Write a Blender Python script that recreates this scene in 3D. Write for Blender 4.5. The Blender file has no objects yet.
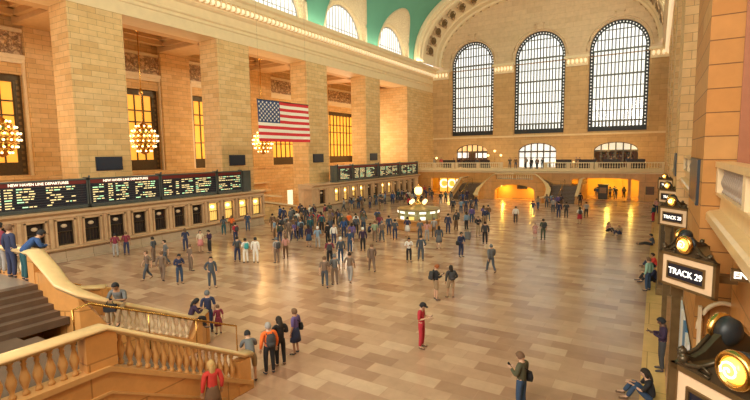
import bpy, bmesh, math, random
from math import sin, cos, pi, radians as R, sqrt, atan2
from mathutils import Vector, Matrix
random.seed(7)
SC = bpy.context.scene
COL = SC.collection

# ---------------------------------------------------------------- helpers
class MB:
    """collects shapes, links them as ONE mesh object"""
    def __init__(s): s.v=[]; s.f=[]; s.m=[]; s.sm=[]
    def add(s, vs, fs, mi=0, smooth=False):
        o=len(s.v); s.v+= [tuple(p) for p in vs]
        for f in fs: s.f.append([o+i for i in f]); s.m.append(mi); s.sm.append(smooth)
        return s
    def box(s, x0,x1,y0,y1,z0,z1, mi=0, M=None):
        vs=[Vector(p) for p in ((x0,y0,z0),(x1,y0,z0),(x1,y1,z0),(x0,y1,z0),(x0,y0,z1),(x1,y0,z1),(x1,y1,z1),(x0,y1,z1))]
        if M: vs=[M@p for p in vs]
        return s.add(vs, [(0,3,2,1),(4,5,6,7),(0,1,5,4),(1,2,6,5),(2,3,7,6),(3,0,4,7)], mi)
    def lathe(s, prof, c=(0,0,0), n=16, mi=0, smooth=True, M=None, a0=0, a1=2*pi):
        full = abs(a1-a0-2*pi)<1e-6; k = n if full else n+1
        vs=[]
        for r,z in prof:
            for i in range(k):
                a=a0+(a1-a0)*i/n
                p=Vector((r*cos(a), r*sin(a), z))
                if M: p=M@p
                vs.append(p+Vector(c))
        fs=[]
        for j in range(len(prof)-1):
            for i in range(n):
                i2=(i+1)%k
                fs.append((j*k+i, j*k+i2, (j+1)*k+i2, (j+1)*k+i))
        if full:
            if prof[0][0]>1e-5: fs.append(tuple(range(k))[::-1])
            if prof[-1][0]>1e-5: fs.append(tuple((len(prof)-1)*k+i for i in range(k)))
        return s.add(vs, fs, mi, smooth)
    def tube(s, pts, r, n=8, mi=0, smooth=True):
        pts=[Vector(p) for p in pts]; vs=[]; fs=[]
        rs = r if isinstance(r,(list,tuple)) else [r]*len(pts)
        for i,p in enumerate(pts):
            d=(pts[min(i+1,len(pts)-1)]-pts[max(i-1,0)]).normalized()
            up=Vector((0,0,1)) if abs(d.z)<.95 else Vector((1,0,0))
            a=d.cross(up).normalized(); b=a.cross(d)
            for k in range(n):
                t=2*pi*k/n; vs.append(p+(a*cos(t)+b*sin(t))*rs[i])
        for i in range(len(pts)-1):
            for k in range(n):
                k2=(k+1)%n; fs.append((i*n+k,i*n+k2,(i+1)*n+k2,(i+1)*n+k))
        fs.append(tuple(range(n))[::-1]); fs.append(tuple((len(pts)-1)*n+k for k in range(n)))
        return s.add(vs,fs,mi,smooth)
    def sphere(s, c, r, n=12, mi=0, sc=(1,1,1)):
        m=max(4,n//2); prof=[]
        vs=[];fs=[]
        for j in range(m+1):
            t=-pi/2+pi*j/m
            for i in range(n):
                a=2*pi*i/n
                vs.append((c[0]+r*sc[0]*cos(t)*cos(a), c[1]+r*sc[1]*cos(t)*sin(a), c[2]+r*sc[2]*sin(t)))
        for j in range(m):
            for i in range(n):
                i2=(i+1)%n; fs.append((j*n+i,j*n+i2,(j+1)*n+i2,(j+1)*n+i))
        return s.add(vs,fs,mi,True)
    def sweep(s, path, prof, mi=0, closed=True, smooth=False, caps=True, up=(0,0,1)):
        """prof: (side, height) pairs swept along path; side is to the right of travel"""
        path=[Vector(p) for p in path]; n=len(prof); vs=[]
        U=Vector(up)
        for i,p in enumerate(path):
            a=(path[i]-path[i-1]) if i>0 else None
            b=(path[i+1]-path[i]) if i<len(path)-1 else None
            ra=a.cross(U).normalized() if a is not None else None
            rb=b.cross(U).normalized() if b is not None else None
            if ra is None: r=rb
            elif rb is None: r=ra
            else:
                r=(ra+rb).normalized(); r=r/max(.35,r.dot(ra))
            for q,h in prof: vs.append(p+r*q+U*h)
        fs=[]
        for i in range(len(path)-1):
            for k in range(n if closed else n-1):
                k2=(k+1)%n; fs.append((i*n+k,(i+1)*n+k,(i+1)*n+k2,i*n+k2))
        if closed and caps:
            fs.append(tuple(range(n))); fs.append(tuple((len(path)-1)*n+k for k in range(n))[::-1])
        return s.add(vs,fs,mi,smooth)
    def panel(s, mp, u0,u1,z0,z1, ops=(), depth=.4, mi=0, rmi=None, top=None, seg=16):
        """flat wall in (u,z) with openings; mp(u,z,d)->xyz, d goes inward. ops: (uc,hw,zb,zs,rise)"""
        rmi=mi if rmi is None else rmi
        def q(p, m): s.add([mp(*a) for a in p],[(0,1,2,3)],m)
        T=(lambda u:z1) if top is None else top
        cur=u0
        for uc,hw,zb,zs,rise in sorted(ops):
            if uc-hw>cur+1e-6:
                n=1 if top is None else 6
                for k in range(n):
                    a=cur+(uc-hw-cur)*k/n; b=cur+(uc-hw-cur)*(k+1)/n
                    q([(a,z0,0),(b,z0,0),(b,T(b),0),(a,T(a),0)],mi)
            if zb>z0+1e-6:
                q([(uc-hw,z0,0),(uc+hw,z0,0),(uc+hw,zb,0),(uc-hw,zb,0)],mi)
                q([(uc-hw,zb,0),(uc+hw,zb,0),(uc+hw,zb,depth),(uc-hw,zb,depth)],rmi)
            arc=[(uc-hw*cos(pi*k/seg), zs+rise*sin(pi*k/seg)) for k in range(seg+1)] if rise>0 else [(uc-hw,zs),(uc+hw,zs)]
            for (a,za),(b,zb2) in zip(arc,arc[1:]):
                q([(a,za,0),(b,zb2,0),(b,T(b),0),(a,T(a),0)],mi)
                q([(a,za,0),(b,zb2,0),(b,zb2,depth),(a,za,depth)],rmi)
            for u in (uc-hw,uc+hw):
                q([(u,zb,0),(u,zb,depth),(u,zs,depth),(u,zs,0)],rmi)
            cur=uc+hw
        if u1>cur+1e-6:
            n=1 if top is None else 6
            for k in range(n):
                a=cur+(u1-cur)*k/n; b=cur+(u1-cur)*(k+1)/n
                q([(a,z0,0),(b,z0,0),(b,T(b),0),(a,T(a),0)],mi)
        return s
    def mesh(s, name, mats):
        me=bpy.data.meshes.new(name); me.from_pydata(s.v,[],s.f)
        for m in (mats if isinstance(mats,(list,tuple)) else [mats]): me.materials.append(m)
        for p,mi,sm in zip(me.polygons,s.m,s.sm): p.material_index=mi; p.use_smooth=sm
        me.update(); return me
    def build(s, name, mats, parent=None, loc=None, rz=None):
        me=s.mesh(name,mats)
        bm=bmesh.new(); bm.from_mesh(me); bmesh.ops.remove_doubles(bm,verts=bm.verts,dist=1e-5)
        bmesh.ops.recalc_face_normals(bm,faces=bm.faces); bm.to_mesh(me); bm.free()
        o=bpy.data.objects.new(name,me); COL.objects.link(o)
        if parent: o.parent=parent
        if loc is not None: o.location=loc
        if rz is not None: o.rotation_euler=(0,0,rz)
        return o

def tag(o,label=None,cat=None,group=None,kind=None):
    if label: o['label']=label
    if cat: o['category']=cat
    if group: o['group']=group
    if kind: o['kind']=kind
    return o
def thing(name,label,cat,loc=(0,0,0),rz=0,group=None):
    o=bpy.data.objects.new(name,None); COL.objects.link(o); o.empty_display_size=.2
    o.location=loc; o.rotation_euler=(0,0,rz)
    return tag(o,label,cat,group)
def struct(mb,name,mats,label=None,parent=None):
    o=mb.build(name,mats,parent)
    if parent is None: o['kind']='structure'
    if label: o['label']=label
    return o
def copy_tree(o,parent=None):
    c=o.copy(); COL.objects.link(c); c.parent=parent
    for ch in [x for x in KIDS.get(o.name,())] or list(o.children): copy_tree(ch,c)
    return c
KIDS={}
def text(body,size,M,mat,parent,name='lettering',ext=.01,bold=0.0,align='CENTER'):
    cu=bpy.data.curves.new(name,'FONT'); cu.body=body; cu.size=size; cu.extrude=ext; cu.offset=bold
    cu.align_x=align; cu.align_y='CENTER'; cu.materials.append(mat)
    tmp=bpy.data.objects.new(name+'_curve',cu); COL.objects.link(tmp)
    bpy.context.view_layer.update(); dg=bpy.context.evaluated_depsgraph_get()
    me=bpy.data.meshes.new_from_object(tmp.evaluated_get(dg)); me.name=name
    bpy.data.objects.remove(tmp); bpy.data.curves.remove(cu)
    if not me.materials: me.materials.append(mat)
    o=bpy.data.objects.new(name,me); COL.objects.link(o)
    if parent: o.parent=parent
    o.matrix_local=M
    return o
def axes(o,x,y):
    """matrix with local x along x, local y along y"""
    x=Vector(x).normalized(); y=Vector(y).normalized(); z=x.cross(y)
    m=Matrix((x,y,z)).transposed().to_4x4(); m.translation=Vector(o); return m

# ---------------------------------------------------------------- materials
MT={}
def nodes(name):
    m=bpy.data.materials.new(name); m.use_nodes=True; MT[name]=m
    nt=m.node_tree; b=nt.nodes['Principled BSDF']; return m,nt,b
def plain(name,col,rough=.6,metal=0,noise=.08,scale=3.0,emit=0,ecol=None,coord='Object'):
    m,nt,b=nodes(name)
    b.inputs['Roughness'].default_value=rough; b.inputs['Metallic'].default_value=metal
    if noise>0:
        tc=nt.nodes.new('ShaderNodeTexCoord'); no=nt.nodes.new('ShaderNodeTexNoise'); no.inputs['Scale'].default_value=scale
        no.inputs['Detail'].default_value=4
        mx=nt.nodes.new('ShaderNodeMix'); mx.data_type='RGBA'
        mx.inputs[6].default_value=(*[c*(1-noise) for c in col],1); mx.inputs[7].default_value=(*[min(1,c*(1+noise)) for c in col],1)
        nt.links.new(tc.outputs[coord],no.inputs['Vector']); nt.links.new(no.outputs['Fac'],mx.inputs[0]); nt.links.new(mx.outputs[2],b.inputs['Base Color'])
    else: b.inputs['Base Color'].default_value=(*col,1)
    if emit>0:
        b.inputs['Emission Color'].default_value=(*(ecol or col),1); b.inputs['Emission Strength'].default_value=emit
    return m
def uvworld(nt):
    """(u,v) on any axis-aligned face from world position: walls use height as v"""
    g=nt.nodes.new('ShaderNodeNewGeometry'); sp=nt.nodes.new('ShaderNodeSeparateXYZ'); sn=nt.nodes.new('ShaderNodeSeparateXYZ')
    nt.links.new(g.outputs['Position'],sp.inputs[0]); nt.links.new(g.outputs['True Normal'],sn.inputs[0])
    def mth(op,a,b=None):
        n=nt.nodes.new('ShaderNodeMath'); n.operation=op
        for i,x in enumerate((a,b)):
            if x is None: continue
            if isinstance(x,(int,float)): n.inputs[i].default_value=x
            else: nt.links.new(x,n.inputs[i])
        return n.outputs[0]
    ax=mth('GREATER_THAN',mth('ABSOLUTE',sn.outputs[0]),.7)
    az=mth('GREATER_THAN',mth('ABSOLUTE',sn.outputs[2]),.7)
    inv=mth('SUBTRACT',1.0,ax)
    u=mth('ADD',mth('MULTIPLY',sp.outputs[1],ax),mth('MULTIPLY',sp.outputs[0],inv))
    v=mth('ADD',mth('MULTIPLY',sp.outputs[2],mth('SUBTRACT',1.0,az)),mth('MULTIPLY',sp.outputs[1],az))
    c=nt.nodes.new('ShaderNodeCombineXYZ'); nt.links.new(u,c.inputs[0]); nt.links.new(v,c.inputs[1])
    return c.outputs[0]
def stone(name,cols,bw=1.5,bh=.62,mortar=.018,mcol=.55,rough=.65,bump=.25,grain=.12,offset=.5,coat=0,rot=0):
    """ashlar blocks; cols = ramp of block tones"""
    m,nt,b=nodes(name)
    vec=uvworld(nt)
    if rot:
        mp=nt.nodes.new('ShaderNodeMapping'); mp.inputs['Rotation'].default_value=(0,0,rot); nt.links.new(vec,mp.inputs[0]); vec=mp.outputs[0]
    br=nt.nodes.new('ShaderNodeTexBrick'); nt.links.new(vec,br.inputs['Vector'])
    br.inputs['Color1'].default_value=(0,0,0,1); br.inputs['Color2'].default_value=(1,1,1,1); br.inputs['Mortar'].default_value=(.5,.5,.5,1)
    br.inputs['Scale'].default_value=1; br.inputs['Brick Width'].default_value=bw; br.inputs['Row Height'].default_value=bh
    br.inputs['Mortar Size'].default_value=mortar; br.inputs['Mortar Smooth'].default_value=.1; br.offset=offset
    rp=nt.nodes.new('ShaderNodeValToRGB'); el=rp.color_ramp.elements
    while len(el)<len(cols): el.new(.5)
    for i,c in enumerate(cols): el[i].position=i/(len(cols)-1); el[i].color=(*c,1)
    nt.links.new(br.outputs['Color'],rp.inputs[0])
    g=nt.nodes.new('ShaderNodeNewGeometry')
    no=nt.nodes.new('ShaderNodeTexNoise'); no.inputs['Scale'].default_value=1.7; no.inputs['Detail'].default_value=6; no.inputs['Roughness'].default_value=.65
    nt.links.new(g.outputs['Position'],no.inputs['Vector'])
    hs=nt.nodes.new('ShaderNodeMapRange'); hs.inputs['To Min'].default_value=1-grain*2; hs.inputs['To Max'].default_value=1+grain*2
    nt.links.new(no.outputs['Fac'],hs.inputs[0])
    ml=nt.nodes.new('ShaderNodeVectorMath'); ml.operation='SCALE'; nt.links.new(rp.outputs[0],ml.inputs[0]); nt.links.new(hs.outputs[0],ml.inputs[3])
    dk=nt.nodes.new('ShaderNodeMix'); dk.data_type='RGBA'; dk.blend_type='MULTIPLY'
    nt.links.new(ml.outputs[0],dk.inputs[6]); dk.inputs[7].default_value=(mcol,mcol*.92,mcol*.82,1)
    nt.links.new(br.outputs['Fac'],dk.inputs[0]); nt.links.new(dk.outputs[2],b.inputs['Base Color'])
    b.inputs['Roughness'].default_value=rough
    if coat: b.inputs['Coat Weight'].default_value=coat; b.inputs['Coat Roughness'].default_value=.12
    if bump:
        bp=nt.nodes.new('ShaderNodeBump'); bp.inputs['Strength'].default_value=bump; bp.inputs['Distance'].default_value=.02; bp.invert=True
        nt.links.new(br.outputs['Fac'],bp.inputs['Height']); nt.links.new(bp.outputs[0],b.inputs['Normal'])
    return m
def carved(name,c1,c2,scale=1.2,depth=.08,rough=.7):
    """relief ornament: swirling acanthus-like bump"""
    m,nt,b=nodes(name)
    g=nt.nodes.new('ShaderNodeNewGeometry')
    wv=nt.nodes.new('ShaderNodeTexVoronoi'); wv.feature='DISTANCE_TO_EDGE'; wv.inputs['Scale'].default_value=scale
    no=nt.nodes.new('ShaderNodeTexNoise'); no.inputs['Scale'].default_value=scale*.8; no.inputs['Distortion'].default_value=2.2
    nt.links.new(g.outputs['Position'],no.inputs['Vector'])
    ad=nt.nodes.new('ShaderNodeVectorMath'); ad.operation='ADD'; nt.links.new(g.outputs['Position'],ad.inputs[0]); nt.links.new(no.outputs['Color'],ad.inputs[1])
    nt.links.new(ad.outputs[0],wv.inputs['Vector'])
    rp=nt.nodes.new('ShaderNodeValToRGB'); rp.color_ramp.elements[0].color=(*c1,1); rp.color_ramp.elements[1].color=(*c2,1); rp.color_ramp.elements[1].position=.25
    nt.links.new(wv.outputs['Distance'],rp.inputs[0]); nt.links.new(rp.outputs[0],b.inputs['Base Color'])
    bp=nt.nodes.new('ShaderNodeBump'); bp.inputs['Distance'].default_value=depth; bp.inputs['Strength'].default_value=.9
    nt.links.new(wv.outputs['Distance'],bp.inputs['Height']); nt.links.new(bp.outputs[0],b.inputs['Normal'])
    b.inputs['Roughness'].default_value=rough
    return m
def glow(name,col,strength):
    m,nt,b=nodes(name); b.inputs['Base Color'].default_value=(*col,1); b.inputs['Emission Color'].default_value=(*col,1); b.inputs['Emission Strength'].default_value=strength
    b.inputs['Roughness'].default_value=.3
    return m
def glass(name,tint=(1,.99,.95),alpha=.05,rough=.05):
    m,nt,b=nodes(name); nt.nodes.remove(b)
    out=nt.nodes['Material Output']
    t=nt.nodes.new('ShaderNodeBsdfTransparent'); t.inputs[0].default_value=(*tint,1)
    g=nt.nodes.new('ShaderNodeBsdfGlossy'); g.inputs['Roughness'].default_value=rough
    mx=nt.nodes.new('ShaderNodeMixShader'); mx.inputs[0].default_value=alpha
    nt.links.new(t.outputs[0],mx.inputs[1]); nt.links.new(g.outputs[0],mx.inputs[2]); nt.links.new(mx.outputs[0],out.inputs[0])
    return m

STONE=stone('caen_stone_blocks',[(.70,.44,.19),(.74,.485,.22),(.77,.52,.25),(.66,.40,.165),(.76,.52,.26)],bw=1.25,bh=.42,mortar=.012,mcol=.45,grain=.12)
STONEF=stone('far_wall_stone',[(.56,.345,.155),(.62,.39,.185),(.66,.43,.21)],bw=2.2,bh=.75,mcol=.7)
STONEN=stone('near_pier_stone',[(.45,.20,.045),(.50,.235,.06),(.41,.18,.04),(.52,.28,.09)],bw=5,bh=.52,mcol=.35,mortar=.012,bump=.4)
PLAST=stone('lunette_wall_stone',[(.70,.52,.34),(.74,.56,.37),(.67,.49,.31)],bw=2.4,bh=.8,mcol=.8)
CREAM=plain('cream_limestone',(.80,.62,.38),.6,noise=.1,scale=1.5)
CREAM2=plain('pale_carved_limestone',(.84,.70,.48),.6,noise=.12,scale=4)
MARB=stone('orange_marble_panels',[(.58,.28,.085),(.64,.32,.10),(.54,.25,.07)],bw=2.4,bh=1.3,mcol=.6,rough=.35,grain=.16)
BALO=plain('orange_stone_baluster',(.60,.33,.12),.35,noise=.15,scale=5)
COPE=plain('polished_stone_coping',(.74,.52,.26),.28,noise=.15,scale=5)
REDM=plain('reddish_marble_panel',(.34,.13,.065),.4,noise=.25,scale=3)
RELIEF=carved('relief_ornament',(.30,.18,.10),(.74,.54,.33),1.7,.1)
ORNA=carved('soffit_ornament',(.52,.42,.27),(.84,.74,.54),4,.05)
BRONZE=plain('dark_bronze',(.10,.075,.045),.35,.6,noise=.3,scale=6)
BRONZG=plain('green_brown_bronze',(.22,.15,.07),.35,.7,noise=.35,scale=5)
IRON=plain('black_iron',(.03,.035,.04),.45,.3,noise=.2)
BRASS=plain('brass',(.75,.45,.13),.25,1,noise=.1)
TEAL=plain('teal_ceiling_plaster',(.12,.36,.27),.8,noise=.12,scale=.5)
STEP=plain('worn_dark_marble_steps',(.13,.085,.06),.4,noise=.35,scale=2.5)
LAND=plain('landing_grey_marble',(.30,.25,.21),.3,noise=.2,scale=1.5)
COFF=plain('coffer_wood_tone_plaster',(.66,.42,.20),.7,noise=.15,scale=2)
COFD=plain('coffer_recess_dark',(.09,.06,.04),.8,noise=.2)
ORAN=plain('amber_window_glass',(.9,.40,.05),.3,noise=.25,scale=.8,emit=1.0,ecol=(1,.43,.05))
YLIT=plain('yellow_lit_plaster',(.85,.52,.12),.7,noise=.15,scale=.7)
BLACK=plain('board_black',(.012,.014,.03),.4,noise=.2)
STEEL=plain('board_steel_frame',(.13,.16,.17),.35,.6,noise=.2)
MAROON=plain('maroon_title_strip',(.16,.02,.02),.5,noise=.15)
AMBT=glow('amber_board_lettering',(1,.82,.42),.8)
WHT=glow('white_board_lettering',(1,.93,.75),1.3)
BULB=glow('warm_bulb',(1,.72,.32),5)
BULBS=glow('soft_cornice_bulb',(1,.82,.52),.62)
OPAL=glow('opal_glass_lamp',(1,.74,.30),2.6)
SIGNL=glow('lit_sign_letters',(1,.97,.86),1.8)
GLS=glass('window_glass')
DGLS=glass('dim_glass',(.55,.6,.62),.35)
# ================================================================ THE HALL (metres; camera near the origin, hall runs along +Y)
XL, XR, XC = -36.0, 1.2, -17.3
PIERS=[6.3,19.35,32.4,45.45,58.5]; PW=2.0
BAYS=[12.8,25.9,38.9,52.0,65.0]; BW=4.45
SPR=22.4; VA=18.7; VH=12.3; VP=2.3
def zmain(x):
    u=min(1,abs(x-XC)/VA); return SPR+VH*(1-u**VP)**(1/VP)
def xmain(z,side=-1):
    t=min(1,max(0,(z-SPR)/VH)); return XC+side*VA*(1-t**VP)**(1/VP)

# ---- floor: large slabs of pink-grey and tan marble
def floor_mat():
    m,nt,b=nodes('marble_slab_floor')
    vec=uvworld(nt)
    br=nt.nodes.new('ShaderNodeTexBrick'); nt.links.new(vec,br.inputs['Vector'])
    br.inputs['Color1'].default_value=(0,0,0,1); br.inputs['Color2'].default_value=(1,1,1,1); br.inputs['Mortar'].default_value=(.4,.4,.4,1)
    br.inputs['Scale'].default_value=1; br.inputs['Brick Width'].default_value=1.2; br.inputs['Row Height'].default_value=.6; br.inputs['Mortar Size'].default_value=.009
    rp=nt.nodes.new('ShaderNodeValToRGB'); el=rp.color_ramp.elements
    cols=[(0,(.15,.062,.04)),(.18,(.29,.145,.095)),(.4,(.43,.25,.16)),(.65,(.56,.355,.235)),(.85,(.64,.44,.30)),(1,(.47,.27,.19))]
    while len(el)<len(cols): el.new(.5)
    for e,(p,c) in zip(el,cols): e.position=p; e.color=(*c,1)
    g=nt.nodes.new('ShaderNodeNewGeometry')
    big=nt.nodes.new('ShaderNodeTexNoise'); big.inputs['Scale'].default_value=.35; big.inputs['Detail'].default_value=3
    fine=nt.nodes.new('ShaderNodeTexNoise'); fine.inputs['Scale'].default_value=1.6; fine.inputs['Detail'].default_value=7; fine.inputs['Roughness'].default_value=.68; fine.inputs['Distortion'].default_value=0
    for n in (big,fine): nt.links.new(g.outputs['Position'],n.inputs['Vector'])
    a=nt.nodes.new('ShaderNodeMath'); a.operation='MULTIPLY_ADD'; a.inputs[1].default_value=.52; nt.links.new(br.outputs['Color'],a.inputs[0])
    a2=nt.nodes.new('ShaderNodeMath'); a2.operation='MULTIPLY_ADD'; a2.inputs[1].default_value=.55; a2.inputs[2].default_value=.04; nt.links.new(big.outputs['Fac'],a2.inputs[0])
    nt.links.new(a2.outputs[0],a.inputs[2]); nt.links.new(a.outputs[0],rp.inputs[0])
    mr=nt.nodes.new('ShaderNodeMapRange'); mr.inputs['To Min'].default_value=.76; mr.inputs['To Max'].default_value=1.24; nt.links.new(fine.outputs['Fac'],mr.inputs[0])
    ml=nt.nodes.new('ShaderNodeVectorMath'); ml.operation='SCALE'; nt.links.new(rp.outputs[0],ml.inputs[0]); nt.links.new(mr.outputs[0],ml.inputs[3])
    nt.links.new(ml.outputs[0],b.inputs['Base Color'])
    rr=nt.nodes.new('ShaderNodeMapRange'); rr.inputs['To Min'].default_value=.18; rr.inputs['To Max'].default_value=.26; nt.links.new(fine.outputs['Fac'],rr.inputs[0]); nt.links.new(rr.outputs[0],b.inputs['Roughness'])
    b.inputs['Specular IOR Level'].default_value=.6
    return m
FLOORM=floor_mat()
m=MB(); m.box(-50,6,-12,100,-.4,0); struct(m,'floor',FLOORM)
m=MB(); m.box(-.15,.5,-8,71.9,0,.012); struct(m,'trim_1',stone('golden_border_marble',[(.78,.48,.17),(.82,.53,.20),(.74,.45,.16)],bw=1.3,bh=3,mcol=.6,rough=.25))
m=MB(); m.box(.5,1.15,-8,71.9,0,.035); struct(m,'trim_2',stone('pink_border_marble',[(.55,.28,.14),(.62,.33,.17)],bw=1.0,bh=.9,mcol=.6,rough=.3))

# ---- left side: giant piers, entablature, loggia behind
for i,y in enumerate(PIERS):
    m=MB(); m.box(XL-2.5,XL,y-PW,y+PW,0,18.1); m.box(XL-2.62,XL+.12,y-PW-.12,y+PW+.12,0,1.3)
    o=struct(m,'pillar_%d'%(i+1),STONE)
m=MB(); m.box(XL-10,XL,69.45,80,0,18.1); struct(m,'pillar_6',STONE)
ENT=[(0,18.1),(0,19.05),(.08,19.1),(.08,19.2),(.02,19.25),(.02,19.4),(.14,19.5),(.14,19.62),(.05,19.7),(.05,20.35),(.2,20.5),(.25,20.6),(.3,20.65),(.3,21.35),(.85,21.4),(.9,21.75),(1.1,21.95),(1.15,22.35),(-.6,22.45),(-2.5,22.45),(-2.5,18.1)]
m=MB(); m.sweep([(XL,-10,0),(XL,80,0)],[(a,b) for a,b in ENT]); struct(m,'trim_3',CREAM)
m=MB()
y=8.0
while y<79.8:
    m.sphere((XL+.6,y,21.05),.25,10,sc=(1.25,.95,1.1)); y+=.6
o=struct(m,'trim_4',BULBS)
# cornice leaf blocks between bulbs
m=MB(); y=8.3
while y<79.8: m.box(XL+.3,XL+.8,y-.07,y+.07,20.85,21.38); y+=.6
struct(m,'trim_5',CREAM2)
# inner loggia wall with tall windows
XI=-46.0
IB=[b+.45+d for b,d in zip(BAYS,(.85,.35,.2,0,0))]
m=MB(); ops=[(b,4.35,5.6,14.1,0) for b in IB]
mp=lambda u,z,d:(XI-.5-d,u,z)
m.panel(mp,-6,80,0,20,ops,depth=.9)
m.box(-46.5,-45.6,-6,80,0,5.3); m.box(-46.5,-45.45,-6,80,5.25,5.55)
struct(m,'wall_left',STONE)
for i,y in enumerate(PIERS+[71.6]):
    m=MB(); m.box(XI-.5,XI,y+.5-(1.2 if i==1 else 1.7 if i==2 else 1.9),y+.5+1.9,0,19.7); struct(m,'pillar_%d'%(i+7),STONE)
for i,b in enumerate(IB):
    m=MB()
    m.box(XI-.5,XI-.2,b-4.6,b+4.6,15.0,15.35); m.box(XI-.5,XI-.1,b-4.6,b+4.6,15.35,15.7)
    m.box(XI-.5,XI-.3,b-4.6,b+4.6,17.6,17.9); m.box(XI-.55,XI-.25,b-4.65,b-4.35,5.5,15); m.box(XI-.55,XI-.25,b+4.35,b+4.65,5.5,15)
    struct(m,'trim_%d'%(6+i),CREAM2)
    m=MB(); m.box(XI-.5,XI-.38,b-4.5,b+4.5,15.75,17.55)
    # scroll relief: garland bosses
    rr=random.Random(i)
    for k in range(34):
        u=b-4.2+8.4*k/33; zz=16.65+.42*sin(k*1.3)
        m.sphere((XI-.36,u,zz),.2+.1*rr.random(),7,sc=(.5,1,1)); 
        m.sphere((XI-.36,u+.1,16.65-.5*sin(k*1.3+.5)),.14+.08*rr.random(),7,sc=(.5,1.2,.8))
    m.sphere((XI-.34,b,16.7),.55,12,sc=(.35,1,1.1))
    tag(struct(m,'trim_%d'%(12+i),RELIEF))
    # window
    w=thing('window_%d'%(i+1),None,None,(0,0,0)); w['kind']='structure'
    f=MB()
    x=XI-1.1
    for (a0,a1,c0,c1) in ((b-4.35,b-3.8,5.6,14.1),(b+3.8,b+4.35,5.6,14.1),(b-3.8,b+3.8,5.6,6.7),(b-3.8,b+3.8,13.5,14.1)):
        f.box(x-.1,x+.25,a0,a1,c0,c1)
    for sgn in (-1,1):
        for k in range(16):
            f.box(x+.2,x+.32,b+sgn*4.07-.1,b+sgn*4.07+.1,5.9+k*.5,6.15+k*.5,1)
    f.build('window_frame',[BRONZE,BRONZG],w)
    g=MB()
    for k in range(9): g.box(x,x+.14,b-3.8+.95*k-.05,b-3.8+.95*k+.05,6.7,13.5)
    for zz in (8.6,10.7,11.9): g.box(x,x+.16,b-3.8,b+3.8,zz-.06,zz+.06)
    for k in range(27): g.box(x+.15,x+.2,b-3.7+k*.28,b-3.64+k*.28,5.65,6.7)
    g.build('mullion',BRONZE,w)
    g=MB(); g.box(x-.04,x-.01,b-3.8,b+3.8,6.7,13.5); g.build('pane',ORAN,w)
# loggia coffered ceiling
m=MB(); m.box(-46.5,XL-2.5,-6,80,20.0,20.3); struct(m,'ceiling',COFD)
m=MB()
for y in PIERS+[71.5]:
    m.box(XI,XL-2.5,y-1.5,y+1.5,18.1,20)
m.box(-46,-44.9,-6,80,18.7,20)
m.box(-39.6,-38.5,-6,80,18.1,20)
for b in BAYS:
    y0,y1=b-5.1,b+5.1
    for q,zz in ((.0,18.5),(.45,18.95),(.9,19.4)):
        A_,B_=-44.9+q,-39.6-q; Y0,Y1=y0+q,y1-q
        for a,c,d,e in ((A_,A_+.45,Y0,Y1),(B_-.45,B_,Y0,Y1),(A_,B_,Y0,Y0+.45),(A_,B_,Y1-.45,Y1)): m.box(a,c,d,e,zz,20)
struct(m,'trim_18',COFF)
# stair hall seen through the gap between booths: ramp wall and mouldings
m=MB(); m.box(-45.6,-44.9,33,46,2.1,2.4); m.box(-45.6,-45.1,33,46,3.2,3.4); m.sweep([(-36.3,33.7,2.3),(-36.3,41.2,.9)],[(-.2,0),(-.2,.18),(.2,.18),(.2,0)]); m.sweep([(-38.8,33.0,3.0),(-38.8,41.4,1.9)],[(-.2,0),(-.2,.18),(.2,.18),(.2,0)]); struct(m,'trim_19',CREAM)
m=MB(); m.add([(-36.3,33.7,0),(-36.3,41.2,0),(-36.3,41.2,.92),(-36.3,33.7,2.32),(-36.5,33.7,0),(-36.5,41.2,0),(-36.5,41.2,.92),(-36.5,33.7,2.32)],[(0,1,2,3),(4,7,6,5),(1,5,6,2)]); struct(m,'wall_ramp',STONE)

# ---- barrel vault with lunette penetrations on the left
LUN=BAYS+[-.3]
LUNF=plain('pale_lunette_bars',(.42,.42,.40),.6)
CH=6.6; CW=4.85
def cross_z(y):
    for b in LUN:
        t=abs(y-b)/CW
        if t<1: return SPR+CH*(1-t*t)**.5
    return SPR
m=MB(); ys=[]
y=-10.0
while y<72.01: ys.append(y); y+=.41
ys.append(72.0)
NZ=30
vs=[];fs=[]
for y in ys:
    zc=cross_z(y); xa=xmain(zc)
    for k in range(NZ+1):
        t=k/NZ
        a0=math.acos(max(-1,min(1,(xa-XC)/VA))); a=a0*(1-t)
        x=XC+VA*cos(a); vs.append((x,y,zmain(x)))
for i in range(len(ys)-1):
    for k in range(NZ):
        a=i*(NZ+1)+k; fs.append((a,a+1,a+NZ+2,a+NZ+1))
m.add(vs,fs,0,True); struct(m,'ceiling',TEAL)['label']='teal painted barrel vault of the hall'
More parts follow.
